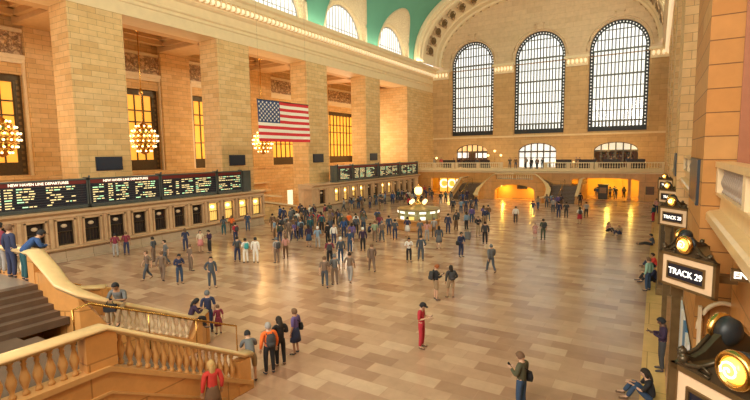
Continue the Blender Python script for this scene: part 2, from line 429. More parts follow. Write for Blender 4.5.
for i,b in enumerate(LUN[:5]):
    # cream groin soffit and its raised rib
    m=MB(); N=36; vs=[];fs=[]
    for k in range(N+1):
        p=pi*k/N; cy=-cos(p); s=sin(p)
        W=Vector((XL-.55,b+4.75*cy,SPR+4.7*s)); zg=SPR+CH*s; G=Vector((xmain(zg)+.02,b+CW*cy,zg))
        for j in range(5): 
            q=W.lerp(G,j/4); q.z+=.5*s*(j/4)*(1-j/4); vs.append(q)
    for k in range(N):
        for j in range(4): a=k*5+j; fs.append((a,a+1,a+6,a+5))
    m.add(vs,fs,0,True)
    m.tube([(xmain(SPR+CH*sin(pi*k/N))+.03,b-CW*cos(pi*k/N),SPR+CH*sin(pi*k/N)) for k in range(N+1)],.16,6)
    struct(m,'trim_%d'%(20+i),ORNA)
    # lunette wall ring
    m=MB(); mp=lambda u,z,d:(XL-.5-d,u,z)
    m.panel(mp,b-4.95,b+4.95,SPR,SPR+4.9,[(b,4.3,SPR+.02,SPR+.05,4.3)],depth=.5,seg=28)
    for k in range(1,28):
        a=pi*k/28; m.sphere((XL-.5,b-4.5*cos(a),SPR+4.5*sin(a)),.13,6)
    struct(m,'trim_%d'%(25+i),CREAM2)
    w=thing('window_%d'%(6+i),None,None); w['kind']='structure'
    f=MB(); x=XL-.85
    for k in range(-6,7):
        u=k*.66; h=sqrt(max(0,4.3**2-u*u))
        if h>.2: f.box(x,x+.1,b+u-.03,b+u+.03,SPR,SPR+h)
    f.box(x,x+.12,b-4.1,b+4.1,SPR+1.16,SPR+1.22)
    f.tube([(x,b-4.25*cos(pi*k/24),SPR+4.25*sin(pi*k/24)) for k in range(25)],.08,6)
    f.build('window_frame',LUNF,w)
    g=MB(); g.add([(x-.03,b-4.25*cos(pi*k/24),SPR+4.25*sin(pi*k/24)) for k in range(25)],[tuple(range(25))]); g.build('pane',GLS,w)

# ---- end arch: outer face, splayed coffered soffit, inner rib
def ell(a,h,p,t):
    c=cos(t); s=sin(t); return (XC-a*(abs(c)**(2/p))*(1 if c>0 else -1), SPR+h*(s**(2/p)))
N=64
rings=[(72.0,18.75,12.35,2.3),(71.75,18.6,12.2,2.3),(71.75,18.1,11.7,2.3),(72.3,17.9,11.5,2.3),(72.3,17.75,11.3,2.3),(73.0,17.75,11.3,2.3),(73.2,17.6,11.1,2.3),(77.6,17.25,10.7,2.25),(77.8,17.1,10.5,2.25),(79.0,17.1,10.5,2.2),(79.2,16.85,10.25,2.2),(80.0,16.85,10.2,2.2)]
m=MB(); vs=[];fs=[]
for (y,a,h,p) in rings:
    for k in range(N+1):
        x,z=ell(a,h,p,pi*k/N); vs.append((x,y,z))
for j in range(len(rings)-1):
    for k in range(N): q=j*(N+1)+k; fs.append((q,q+1,q+N+2,q+N+1))
m.add(vs,fs,0,False); struct(m,'trim_30',CREAM2)['label']='cream transverse arch at the far end of the vault'
m=MB()
for k in range(3,62,3):
    t=pi*(k+.5)/N; x,z=ell(17.42,10.9,2.27,t); c=Vector((x,75.4,z)); n=(Vector((XC,75.4,SPR))-c).normalized()
    tx=Vector((-n.z,0,n.x)); M=Matrix((tx,Vector((0,1,0)),n)).transposed().to_4x4(); M.translation=c+n*.02
    m.box(-.75,.75,-1.5,1.5,-.05,.06,0,M)
    m.lathe([(.62,.0),(.62,.18),(.45,.24),(.4,.12),(.15,.12),(.12,.3),(0,.34)],n=10,mi=1,M=M@Matrix.Scale(1.5,4,(0,1,0)))
struct(m,'trim_31',[RELIEF,BRONZG])['label']='row of dark rosettes set in the soffit of the far arch'
m=MB()
for k in range(2,63,2):
    t=pi*(k+.5)/N; x,z=ell(16.97,10.36,2.2,t); m.sphere((x,79.6,z),.3,6,sc=(1,.7,1))
struct(m,'trim_32',RELIEF)

# ---- far wall
YF=80.0
FW=[(-28.5,3.85),(-17.05,4.0),(-5.5,4.05)]
mp=lambda u,z,d:(u,YF+d,z)
m=MB(); m.panel(mp,XL,XR+4,9.0,21.6,[(c,h,10.0,21.6,0) for c,h in FW],depth=1.0)
m.panel(mp,XL,XR+4,4.3,9.0,[(-28.5,2.9,4.35,7.1,1.3),(-17.15,3.05,4.35,7.0,1.4),(-5.45,3.05,4.35,7.0,1.3)],depth=1.2)
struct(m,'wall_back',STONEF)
m=MB(); m.panel(mp,XL,XR+4,21.6,34.5,[(c,h,21.6,22.4,h+.15) for c,h in FW],depth=1.0,seg=28)
for c,h in FW:  # archivolt moulding and keystone
    m.tube([(c-(h+.35)*cos(pi*k/30),YF-.02,22.4+(h+.5)*sin(pi*k/30)) for k in range(31)],.14,6)
    m.box(c-.5,c+.5,YF-.35,YF,22.4+h+.3,22.4+h+1.25); m.box(c-.7,c+.7,YF-.45,YF,22.4+h+1.25,22.4+h+1.4)
struct(m,'wall_far_arch',PLAST)
m=MB()
for a,b in ((-36,-32.9),(-24.45,-21.25),(-12.85,-9.75),(-1.3,XR)):
    m.box(a-.02,b+.02,YF-.15,YF,9.3,20.4)
struct(m,'trim_33',STONEF)
m=MB()
for a,b in ((-36,-32.9),(-24.45,-21.25),(-12.85,-9.75),(-1.3,XR)):
    m.box(a-.05,b+.05,YF-.35,YF,20.3,20.6); m.box(a-.05,b+.05,YF-.3,YF,20.6,21.5); m.box(a-.25,b+.25,YF-.75,YF,21.5,21.9)
struct(m,'trim_52',CREAM2)
m=MB()
for a,b in ((-36,-32.9),(-24.45,-21.25),(-12.85,-9.75),(-1.3,XR)):
    n=int((b-a)/.52)
    for k in range(n): m.sphere((a+(k+.5)*(b-a)/n,YF-.5,21.02),.2,8,sc=(1,1,1.9))
struct(m,'trim_34',BULBS)
m=MB(); m.box(XL,XR,YF-.25,YF,9.45,9.75); struct(m,'trim_35',CREAM)
for i,(c,h) in enumerate(FW):
    w=thing('window_%d'%(12+i),None,None); w['kind']='structure'
    f=MB(); y=YF+.55; zs=22.4; zb=10.0; r=h+.15
    hi=h-.55
    # dark border band following the arch, with pale studs
    n=28
    def arch(off):
        return [(c-(h-off),zb)]+[(c-(h-off)*cos(pi*k/n),zs+(r-off)*sin(pi*k/n)) for k in range(n+1)]+[(c+(h-off),zb)]
    A,B=arch(0),arch(.55); vs=[(a,y,b) for a,b in A]+[(a,y,b) for a,b in B]+[(a,y+.2,b) for a,b in B]
    k0=len(A); fs=[(k,k+1,k0+k+1,k0+k) for k in range(k0-1)]+[(k0+k,k0+k+1,2*k0+k+1,2*k0+k) for k in range(k0-1)]
    f.add(vs,fs,0); f.box(c-h,c+h,y-.05,y+.2,zb,zb+.75)
    st=[]
    for k in range(24): st+= [(c-h+.28,zb+.9+k*.5),(c+h-.28,zb+.9+k*.5)]
    for k in range(1,26): st.append((c-(h-.28)*cos(pi*k/26),zs+(r-.28)*sin(pi*k/26)))
    for a,b in st: f.box(a-.08,a+.08,y-.06,y+.02,b-.09,b+.09,1)
    f.build('window_frame',[IRON,glow('frame_stud_daylight_%d'%i,(.9,.92,.9),.7)],w)
    g=MB(); nb=14
    for k in range(nb+1):
        u=-hi+2*hi*k/nb; top=zs+(r-.55)*sqrt(max(0,1-(u/hi)**2)); wd=.085
        if top>zs-3: g.box(c+u-wd,c+u+wd,y+.05,y+.2,zb+.7,max(top,zs))
    for k,zz in enumerate([11.6,13.2,15.0,16.8,18.6,20.4,22.3,23.9,25.3]):
        hh=hi if zz<zs else hi*sqrt(max(0,1-((zz-zs)/(r-.55))**2))
        t=.12 if k in (0,2,4,6) else .06
        g.box(c-hh,c+hh,y,y+.22,zz-t,zz+t)
    for k in range(nb*2): u=-hi+2*hi*(k+.5)/(nb*2); g.box(c+u-.022,c+u+.022,y+.05,y+.12,zb+.7,11.7)
    g.build('mullion',plain('window_iron_grey_%d'%i,(.17,.18,.18),.5,.1,noise=.1),w)
    g=MB(); g.box(c-hi,c+hi,y+.28,y+.3,zb+.7,zs); g.add([(c-hi*cos(pi*k/24),y+.28,zs+(r-.55)*sin(pi*k/24)) for k in range(25)],[tuple(range(25))]); g.build('pane',GLS,w)

# near end wall behind the camera with its own three windows
mp=lambda u,z,d:(u,-11-d,z)
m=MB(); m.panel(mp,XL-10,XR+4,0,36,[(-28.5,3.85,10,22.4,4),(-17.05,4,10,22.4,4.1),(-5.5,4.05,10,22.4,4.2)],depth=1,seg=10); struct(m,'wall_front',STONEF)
# ================================================================ balustrade kit
BAL_PROF=[(.055,0),(.055,.06),(.03,.09),(.045,.16),(.075,.26),(.08,.33),(.055,.44),(.03,.55),(.045,.6),(.03,.64),(.055,.68),(.055,.74)]
def baluster_mesh(h,s=1.0,n=10,mat=None):
    m=MB(); k=h/.74
    m.lathe([(r*s,z*k) for r,z in BAL_PROF],n=n); return m.mesh('baluster',mat)
def put_balusters(parent,path,spacing,h,s=1.0,mat=CREAM2,maxn=99):
    """balusters along a 3-d polyline (base points), each its own part sharing one mesh"""
    me=baluster_mesh(h,s,10,mat); P=[Vector(p) for p in path]; cnt=0
    for a,b in zip(P,P[1:]):
        L=(b-a).length; n=max(1,int(L/spacing))
        for k in range(n):
            if cnt>=maxn: return
            o=bpy.data.objects.new('baluster',me); COL.objects.link(o); o.parent=parent; o.location=a.lerp(b,(k+.5)/n); cnt+=1
COPE_P=[(-.2,0),(-.2,.05),(-.26,.08),(-.28,.14),(-.22,.2),(-.1,.235),(.1,.235),(.22,.2),(.28,.14),(.26,.08),(.2,.05),(.2,0)]

# ---- far balcony
m=MB(); prof=[(0,3.75),(0,3.95),(.12,4.0),(.12,4.15),(.05,4.2),(.05,4.35),(-8,4.35),(-8,3.75)]
m.sweep([(XL,72,0),(XR,72,0)],prof)
struct(m,'floor_balcony',CREAM)
m=MB(); mp=lambda u,z,d:(u,72.12+d,z)
m.panel(mp,XL,XR,0,3.75,[(-29.6,3.3,0.02,2.75,.0),(-6.2,4.3,0.02,2.75,.35)],depth=.7)
struct(m,'wall_balcony',MARB)
m=MB(); m.box(XL,XR,79.2,79.5,0,3.75); m.box(-24,-23.6,72.9,79.3,0,3.7); m.box(-12.2,-11.8,72.9,79.3,0,3.7)
for x in (-33,-30.2,-27,-10,-7.4,-4.6,-2): m.box(x-.22,x+.22,78.9,79.2,0,3.6)
m.box(XL,XR,78.9,79.2,2.9,3.1)
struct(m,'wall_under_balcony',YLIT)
for i,x in enumerate((-9.6,-3.1,-8.9)):
    m=MB(); m.box(x-.18,x+.18,73.2+(i==2)*2,73.6+(i==2)*2,0,3.7); m.box(x-.25,x+.25,73.1+(i==2)*2,73.7+(i==2)*2,0,.3); struct(m,'pillar_%d'%(20+i),MARB)
t=thing('newspaper_kiosk','dark kiosk with a lit side standing in the yellow passage under the far balcony','kiosk',(-6.4,73.5,0))
m=MB(); m.box(-.6,.6,-.5,.5,0,2.0); m.box(-.7,.7,-.6,.6,2.0,2.15); m.build('kiosk_body',plain('kiosk_dark',(.05,.04,.03),.5),t)
m=MB(); m.box(-.45,.45,-.53,-.5,.9,1.7); m.build('display_panel',plain('kiosk_display',(.3,.16,.06),.4,noise=.4,scale=9),t)
t=thing('wall_notice','dark framed notice on the pale wall at the right end under the far balcony','notice',(-.6,72.05,1.5))
m=MB(); m.box(-.5,.5,-.05,.03,-.55,.55); m.build('notice_frame',BRONZE,t); m=MB(); m.box(-.42,.42,-.07,-.05,-.47,.47); m.build('notice_sheet',plain('notice_brown',(.14,.06,.03),.5,noise=.4,scale=6),t)
def balus_run(x0,x1,y,z,label,seg):
    t=thing('balustrade',label,'balustrade',((x0+x1)/2,y,z))
    cx=(x0+x1)/2
    m=MB(); m.box(x0-cx,x1-cx,-.16,.16,0,.14); m.build('base_rail',CREAM,t)
    m=MB(); m.box(x0-cx,x1-cx,-.2,.2,.86,1.0); m.build('coping',CREAM2,t)
    n=max(1,round((x1-x0)/seg))
    for k in range(n+1):
        x=x0-cx+.25+(x1-x0-.5)*k/n; m=MB(); m.box(x-.25,x+.25,-.18,.18,.14,.86); m.box(x-.17,x+.17,-.2,-.18,.24,.76); m.build('pedestal',CREAM,t)
    pts=[]
    for k in range(n):
        a=x0-cx+.5+(x1-x0-.5)*k/n; b=x0-cx+(x1-x0-.5)*(k+1)/n
        L=b-a; q=int(L/.3)
        me=baluster_mesh(.72,1.1,8,CREAM2) if k==0 else me
        for j in range(q):
            o=bpy.data.objects.new('baluster',me); COL.objects.link(o); o.parent=t; o.location=(a+(j+.5)*L/q,0,.14)
    return t
balus_run(XL+.1,-28.6,72.2,4.35,'pale stone balustrade at the left end of the far balcony, above the lit shop window',3.8)
balus_run(-28.5,-20.6,72.2,4.35,'pale stone balustrade of the far balcony just left of the central stair opening',3.9)
balus_run(-14.4,-7.6,72.2,4.35,'pale stone balustrade of the far balcony just right of the central stair opening',3.4)
balus_run(-7.5,XR-.1,72.2,4.35,'pale stone balustrade at the right end of the far balcony, below the bar window',4.2)
# low arched openings behind the balcony: lit glazed screens, bar shelves
for i,(c,h,zs,rise,kind) in enumerate([(-28.5,2.9,7.1,1.3,'fan'),(-17.15,3.05,7.0,1.4,'door'),(-5.45,3.05,7.0,1.3,'bar')]):
    w=thing('window_%d'%(15+i),None,None,(c,YF+.4,4.35)); w['kind']='structure'
    f=MB()
    for k in range(7):
        u=-h+2*h*k/6; z=zs-4.35+rise*sqrt(max(0,1-(u/h)**2)); f.box(u-.09,u+.09,-.1,.1,0,max(z,.5))
    f.box(-h,h,-.12,.12,zs-4.35-.15,zs-4.35+.1)
    f.tube([(-h*cos(pi*k/20),0,zs-4.35+rise*sin(pi*k/20)) for k in range(21)],.12,6)
    if kind!='bar': f.box(-h,h,-.12,.12,1.55,1.65)
    f.build('window_frame',BRONZE,w)
    g=MB(); y0=.15
    if kind=='door': g.box(-h,h,y0,y0+.05,0,zs-4.35); g.add([(-h*cos(pi*k/20),y0,zs-4.35+rise*sin(pi*k/20)) for k in range(21)],[tuple(range(21))]); g.build('pane',glow('bright_outer_doors',(.95,.93,.85),.95),w)
    else:
        g.add([(-h*cos(pi*k/20),y0,zs-4.35+rise*sin(pi*k/20)) for k in range(21)],[tuple(range(21))]); g.build('pane',glow('fanlight_glow_%d'%i,(.75,.70,.55) if kind=='bar' else (1,.66,.3),.7),w)
        if kind=='fan':
            g=MB(); g.box(-h,-.8,y0,y0+.05,1.65,2.6); g.box(.6,h-.3,y0,y0+.05,1.65,2.5); g.build('pane',glow('lit_side_panes',(1,.93,.85),1.1),w)
m=MB(); m.box(XL,XR+3,83.5,83.8,4.2,9); struct(m,'wall_restaurant',plain('dark_restaurant_back',(.16,.08,.04),.7,noise=.3))
t=thing('bar_shelf','tall dark bar shelving with bottles in the right arch of the far balcony','shelf',(-5.45,82.2,4.35))
m=MB()
m.box(-2.4,2.4,.2,.35,0,2.5)
for z in (.4,.95,1.5,2.0,2.45): m.box(-2.4,2.4,-.2,.2,z,z+.06)
for x in (-2.4,-.8,.8,2.4): m.box(x-.05,x+.05,-.2,.25,0,2.5)
m.build('shelving',plain('dark_mahogany',(.12,.04,.02),.4),t)
m=MB()
rr=random.Random(3)
for z in (.46,1.01,1.56,2.06):
    for k in range(34):
        x=-2.3+k*.138; m.lathe([(.045,0),(.045,.2),(.015,.26),(.015,.34)],(x,0,z),6,mi=rr.randrange(3))
bt=m.build('bottles',[plain('amber_bottle',(.4,.15,.03),.2),plain('green_bottle',(.05,.12,.05),.2),plain('clear_bottle',(.5,.45,.4),.2)],t); bt['kind']='stuff'
# clutter under the balcony, left: the lit shop display
t=thing('shop_display','lit yellow shop front with large white letters under the left of the balcony','shop display',(-29.6,75.2,0))
m=MB(); m.box(-3.0,1.6,0,.12,.2,2.7,0); m.build('backboard',glow('yellow_shop_glow',(1,.55,.08),1.0),t)
m=MB()
for x in (-3.05,-1.5,0.05,1.6): m.box(x-.07,x+.07,-.12,.0,.1,2.75)
m.box(-3.1,1.7,-.12,0,2.7,2.85); m.build('display_frame',plain('orange_brown_frame',(.35,.1,.03),.5),t)
for ch,x in (('C',-2.3),('O',-.7),('N',.8)):
    text(ch,2.1,axes((x,-.06,1.55),(1,0,0),(0,0,1)),glow('white_shop_letter_'+ch,(1,.95,.7),1.5),t,bold=.04)
m=MB(); m.box(2.3,3.1,0,.1,.3,2.6); m.build('side_poster',glow('deep_yellow_poster',(1,.6,.05),.9),t)
# ---- globe lamps on the balcony (restaurant tables)
lamp_me=None
LPX=[(-33.8,76.5,1.5),(-31.0,74.4,.9),(-27.6,74.4,.9),(-23.6,74.2,1.9),(-22.9,75.4,2.6),(-21.6,74.5,1.9),(-13.2,74.4,.9),(-10.6,74.4,.8),(-8.2,74.4,.9),(-6.0,74.4,.8),(-3.4,74.4,.9),(-1.4,74.4,.8)]
for i,(x,y,h) in enumerate(LPX):
    t=thing('globe_lamp','','lamp',(x,y,4.35),group='globe lamps on the far balcony')
    m=MB(); m.lathe([(.16,0),(.16,.04),(.03,.08),(.025,h),(.05,h+.02)],n=8); m.build('lamp_post',BRASS,t)
    m=MB(); r=.14 if h<1.5 else .2; m.sphere((0,0,h+r),r,10); m.build('globe',OPAL,t)
    side=('at the far left end' if i==0 else 'left of the central stair' if i<6 else 'right of the central stair')
    t['label']='small glowing table lamp on the far balcony, number %s from the left along the rail'%(['one','two','three','four','five','six','seven','eight','nine','ten','eleven','twelve'][i]) if h<1.5 else 'tall glowing globe lamp on the far balcony, %s'%('at its far left end','','','leftmost of the cluster by the stair','highest of the cluster by the stair','rightmost of the cluster by the stair')[i]
for i,(x,w_) in enumerate([(-30,2.2),(-26.5,2.2),(-23.8,1.6),(-11.8,2.2),(-8.6,2.2),(-5.4,2.2),(-2.4,2.2)]):
    t=thing('banquette','%s dark restaurant banquette behind the balcony rail'%['first','second','third','fourth','fifth','sixth','seventh'][i]+', counted from the left','bench',(x,73.5,4.35),group='banquettes along the balcony rail')
    m=MB(); m.box(-w_/2,w_/2,-.3,.3,0,.45); m.build('seat',plain('dark_red_leather_%d'%i,(.14,.025,.02),.5),t)
    m=MB(); m.box(-w_/2,w_/2,-.42,-.3,.1,1.4); m.build('backrest',plain('black_leather_%d'%i,(.03,.015,.015),.5),t)

# ================================================================ double staircase (built twice: far, and near at the bottom left)
def staircase(name_lab, cx, yfoot, sgn, zl, zc, inn, out, nY=13, front=2.9, west=False):
    """sgn=+1: flights descend towards +Y (near staircase); -1: towards -Y. zl upper landing, zc corner landing"""
    t=thing('grand_staircase',name_lab,'staircase',(cx,yfoot,0),0 if sgn>0 else pi)
    # local frame: descends towards +y, foot at y=0; flights at |x| in [inn,out]
    yb=-4.2; yl=-front   # flight top; front rail line of the upper landing
    # steps
    for s in (-1,1):
        m=MB(); n=nY; 
        for k in range(n):
            z1=zc*(k+1)/(n); y1=-.2+yb*k/n; y0=-.2+yb*(k+1)/n
            a,b=sorted((s*inn,s*out)); 
            m.box(a,b,yb-.3,y1,zc*k/n,z1)
        a,b=sorted((s*(inn-.45),s*inn)); m.box(a,b,-4.6,-2.4,0,zc-.35)
        m.build('flight',STEP,t)
        # corner landing
        m=MB(); a,b=sorted((s*(inn-.4),s*out)); m.box(a,b,-9,yb-.2,zc-.25,zc+.005); m.build('corner_landing',STEP,t)
        # cross flight rising to the centre
        m=MB(); nx=6; x0=inn-.4; x1=inn-2.1
        for k in range(nx):
            xa=x0+(x1-x0)*k/nx; h=zc+(zl-zc)*(k+1)/nx
            a,b=sorted((s*(inn-2.2),s*xa)); bow=.05*k
            m.box(a,b,-8.5,yl+.0-.02*k,zc+(zl-zc)*k/nx-.05,h)
        m.build('cross_flight',STEP,t)
        # outer wall under the coping, with string mouldings
        ox=s*out
        P=[(ox,-9.5,zc),(ox,yb,zc),(ox,-.15,.15)]
        m=MB()
        vs=[]
        for (x,y,z) in P:
            for dx in (0,.36*s): vs+= [(x+dx,y,0),(x+dx,y,z+.08)]
        fs=[]
        for i in range(2):
            a=i*4
            fs+=[(a,a+4,a+5,a+1),(a+2,a+3,a+7,a+6),(a+1,a+5,a+7,a+3)]
        fs+=[(8,10,11,9),(0,1,3,2)]
        m.add(vs,fs); m.build('outer_wall',MARB,t)
        m=MB()
        pr=[(-.03,0),(-.03,.1),(.36+.05,.1),(.36+.05,0)] 
        m.sweep([(ox,y,z-.0) for (_,y,z) in P],[( .06*1,0),(.06,.12),(-.42,.12),(-.42,0)] if s<0 else [(-.06,0),(-.06,.12),(.42,.12),(.42,0)])
        m.sweep([(ox,y,z-.52) for (_,y,z) in P[:2]]+[(ox,-1.1,.12)],[(.0,0),(.0,.06),(-.40,.06),(-.40,0)] if s<0 else [(0,0),(0,.06),(.40,.06),(.40,0)])
        m.build('string_moulding',BALO,t)
        # outer coping + pedestal + balusters
        mid=ox+.18*s
        m=MB(); m.sweep([(mid,-9.5,zc+.8),(mid,yb,zc+.8),(mid,-.35,.96),(mid,-.02,.9)],[(q*.8,h*.62+.09) for q,h in COPE_P],smooth=True); m.build('coping',COPE,t)
        m=MB(); m.box(mid-.17,mid+.17,yb-.45,yb+.2,zc+.08,zc+.9); m.build('pedestal',MARB,t)
        m=MB(); m.box(mid-.17,mid+.17,-.55,-.12,.0,.98); m.box(mid-.2,mid+.2,-.6,-.06,0,.25); m.build('newel',MARB,t)
        put_balusters(t,[(mid,-9.4,zc+.12),(mid,yb-.5,zc+.12)],.215,.76,1.2,BALO)
        put_balusters(t,[(mid,yb+.25,zc+.05),(mid,-.6,.4)],.235,.78,1.2,BALO)
        # inner parapet: front rail of the landing, sweeping down and round
        z0=zl+.95
        if west:
            path=[(0,yl,4.25),(s*1.6,yl,4.25),(s*2.5,yl,3.8),(s*3.0,yl+.03,3.45),(s*3.5,yl+.25,3.2),(s*3.7,-2.2,2.8),(s*3.7,-1.5,2.45),(s*3.7,.55,1.42),(s*3.65,.95,1.34),(s*3.3,1.4,1.32)]; i0,i1=5,7
        else:
            path=[(0,yl,z0),(s*(inn-2.15),yl,z0),(s*(inn-1.6),yl+.02,z0-.3),(s*(inn-1.0),yl+.1,z0-.85),(s*(inn-.5),yl+.3,z0-1.3),(s*(inn-.15),yl+.75,zc+.95-(4.2-front+.75)*zc/4.2),(s*inn,yl+1.3,zc+.95-(4.2-front+1.3)*zc/4.2),(s*inn,-.9,.98+.3),(s*(inn),-.3,.98),(s*(inn-.25),.35,.9),(s*(inn-.6),.8,.88)]; i0,i1=6,8
        m=MB(); m.sweep(path,[(q*(.9 if west else 1.2),h*.8-.19) for q,h in COPE_P],smooth=True); m.build('coping',COPE,t)
        m=MB(); vs=[];fs=[]
        for i,(x,y,z) in enumerate(path):
            a=Vector(path[max(i-1,0)]); b=Vector(path[min(i+1,len(path)-1)]); d=(b-a); d.z=0; d.normalize(); nn=Vector((d.y,-d.x,0))*.15
            top=z-.87 if (i<=1 or i0<=i<=i1) else z-.18
            lo=zl-.35 if i<=1 else 0
            for q in (-1,1): vs+= [(x+q*nn.x,y+q*nn.y,lo),(x+q*nn.x,y+q*nn.y,max(lo+.05,top))]
        for i in range(len(path)-1):
            if i==1: continue
            a=i*4; fs+=[(a,a+4,a+5,a+1),(a+2,a+3,a+7,a+6),(a+1,a+5,a+7,a+3)]
        fs+=[(len(vs)-4,len(vs)-2,len(vs)-1,len(vs)-3),(4,6,7,5),(8,9,11,10)]
        m.add(vs,fs); (x,y,z),(x2,y2,z2)=path[1],path[2]
        m.box(min(x,x2),max(x,x2),y-.15,y+.15,0,z2-.2)
        m.build('parapet',MARB,t)
        put_balusters(t,[path[i0][:2]+(path[i0][2]-.85,),path[i1][:2]+(path[i1][2]-.85,)],.27,.66,1.05,CREAM2)
        put_balusters(t,[(s*.15,yl,zl+.05),(path[1][0]-s*.25,yl,zl+.05)],.3,.72,1.05,CREAM2)
        ex,ey,ez=path[-1]
        m=MB(); m.box(ex-.2,ex+.2,ey-.25,ey+.15,0,ez-.15); m.build('newel',MARB,t)
        m=MB(); x,y,z=path[1]; m.box(x-.2,x+.2,y-.17,y+.17,zl-.3,z-.2); m.build('pedestal',MARB,t)
        # brass handrail down the middle of the flight
        hx=s*(out-1.85)
        m=MB(); m.tube([(hx,yb+.35,zc),(hx,yb+.35,zc+.9),(hx,yb+.75,zc+.95),(hx,1.3,1.05),(hx,1.3,.02)],.03,8)
        for q in (.33,.66): m.tube([(hx,yb+.75+(4.2+.55)*q,max(0,zc*(1-q*1.15))),(hx,yb+.75+(4.2+.55)*q,zc+.95+(1.05-zc-.95)*q)],.018,6)
        m.build('handrail',BRASS,t)
    m=MB(); m.box(-(inn-2.15),inn-2.15,-9,yl,zl-.3,zl+.003); m.build('upper_landing',LAND,t)
    # centre block front with the arched passage
    m=MB(); w=inn-.4
    mp=lambda u,z,d:(u,yl+.16-d,z)
    m.panel(mp,-w,w,0,zl-.25 if not west else zl-.4,[(0,w*.62,0.01,zl*.42,zl*.34)],depth=1.2)
    m.build('arch_front',MARB,t)
    return t
staircase('broad marble double staircase rising to the far balcony, curved parapets round a glowing archway',-17.6,64.9,-1,2.9,2.1,5.0,8.6)
staircase('near marble double staircase at bottom left with polished copings and dark steps',-17.6,9.4,1,3.25,2.3,3.75,7.1,front=3.1,west=True)
# passage behind the far arch
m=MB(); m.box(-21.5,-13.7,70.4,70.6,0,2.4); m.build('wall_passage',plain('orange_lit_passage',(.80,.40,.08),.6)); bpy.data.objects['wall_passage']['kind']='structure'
t=tag(MB().box(-.75,.75,-.08,.08,0,.6).build('hanging_sign',plain('dark_sign',(.04,.04,.04),.5),None,(-16.9,69.6,1.45)),'small dark hanging sign inside the glowing archway under the far stairs','sign')
# near balcony slab under the viewer, left of the view
m=MB(); m.box(XL,XR+6,-10,.4,4.2,4.6); struct(m,'floor_near_balcony',LAND)

# ================================================================ ticket booths on the left
BOOTHM=stone('pinkish_booth_marble',[(.52,.34,.20),(.58,.39,.23),(.48,.30,.17)],bw=1.9,bh=3,mcol=.7,rough=.4,grain=.2)
def booth(y0,y1,wins,lit,label,ledge=True):
    t=thing('ticket_booth',label,'ticket booth',(-34,(y0+y1)/2,0)); c=(y0+y1)/2
    mp=lambda u,z,d:(-d,u,z)
    m=MB(); m.panel(mp,y0-c,y1-c,.75,3.0,[(w-c,hw,1.12,2.8,0) for w,hw in wins],depth=.25)
    m.add([(0,y1-c,0),(-2,y1-c,0),(-2,y1-c,3.2),(0,y1-c,3.2)],[(0,1,2,3)]); m.add([(0,y0-c,0),(-2,y0-c,0),(-2,y0-c,3.2),(0,y0-c,3.2)],[(0,1,2,3)])
    for w,hw in wins:   # moulded surround
        for a,b,e,g in ((w-c-hw-.12,w-c-hw,1.1,2.9),(w-c+hw,w-c+hw+.12,1.1,2.9),(w-c-hw-.12,w-c+hw+.12,2.8,2.92)): m.box(0,.07,a,b,e,g)
        m.box(0,.1,w-c+.76,w-c+.98,1.02,2.98)
    m.build('facade',BOOTHM,t)
    m=MB(); m.sweep([(0,y0-c-.1,0),(0,y1-c+.1,0)],[(0,2.98),(.06,3.0),(.06,3.2),(.2,3.26),(.36,3.36),(.4,3.5),(-2,3.52),(-2,3.0)]); m.build('cornice',plain('booth_cornice_%d'%int(y0),(.60,.42,.26),.5,noise=.15),t)
    m=MB(); m.box(0,.06,y0-c,y1-c,0,.75); m.box(0,.14,y0-c,y1-c,0,.22); m.build('plinth',stone('plinth_grey_marble_%d'%int(y0),[(.42,.33,.24),(.50,.38,.26)],bw=1.78,bh=.8,mcol=.5,rough=.35),t)
    m=MB(); m.sweep([(0,y0-c,0),(0,y1-c,0)],[(0,.75),(.2,.8),(.34,.92),(.34,1.0),(0,1.02)]); m.build('counter_ledge',BOOTHM,t)
    fr=None
    for i,(w,hw) in enumerate(wins):
        f=MB(); x=-.2
        f.box(x,x+.06,-hw,-hw+.06,1.12,2.8); f.box(x,x+.06,hw-.06,hw,1.12,2.8); f.box(x,x+.06,-hw,hw,2.74,2.8); f.box(x,x+.06,-hw,hw,2.0,2.06); f.box(x,x+.06,-hw,hw,1.12,1.2)
        for k in range(1,5): f.box(x+.01,x+.03,-hw+2*hw*k/5-.01,-hw+2*hw*k/5+.01,1.2,2.0)
        fo=f.build('window_grille',BRONZE,t,(0,w-c,0))
        g=MB(); g.box(-.32,-.30,-hw,hw,1.12,2.8); g.build('pane',MT['booth_lit'] if i in lit else MT['booth_dark'],fo)
        g=MB(); g.sphere((-.2,0,2.42),.15,10,sc=(1,1.3,.9)); g.build('lamp_globe',BULB if i in lit else MT['dim_shade'],fo)
    return t
plain('booth_lit',(.9,.6,.2),.5,noise=.2,scale=4,emit=.9,ecol=(1,.62,.14)); plain('booth_dark',(.035,.028,.03),.2,noise=.4,scale=5); plain('dim_shade',(.45,.33,.2),.4,emit=.15,ecol=(1,.7,.4))
W1=[(11.7,.52)]+[(13.5+1.752*k,.53) for k in range(12)]
b1=booth(10.3,33.6,W1,(10,11,12,9),'long carved marble row of ticket windows at the left under the departure boards')
W2=[(43.4,.6)]+[(46.4+1.9*k,.5) for k in range(12)]
b2=booth(41.4,69.4,W2,(1,2,3,4,7,8),'farther marble row of ticket windows beyond the gap, most of them lit yellow')
text('INFORMATION',.2,axes((.012,14.9-21.95,2.97),(0,1,0),(0,0,1)),MT['caen_stone_blocks'],b1,'carved_lettering',.006)

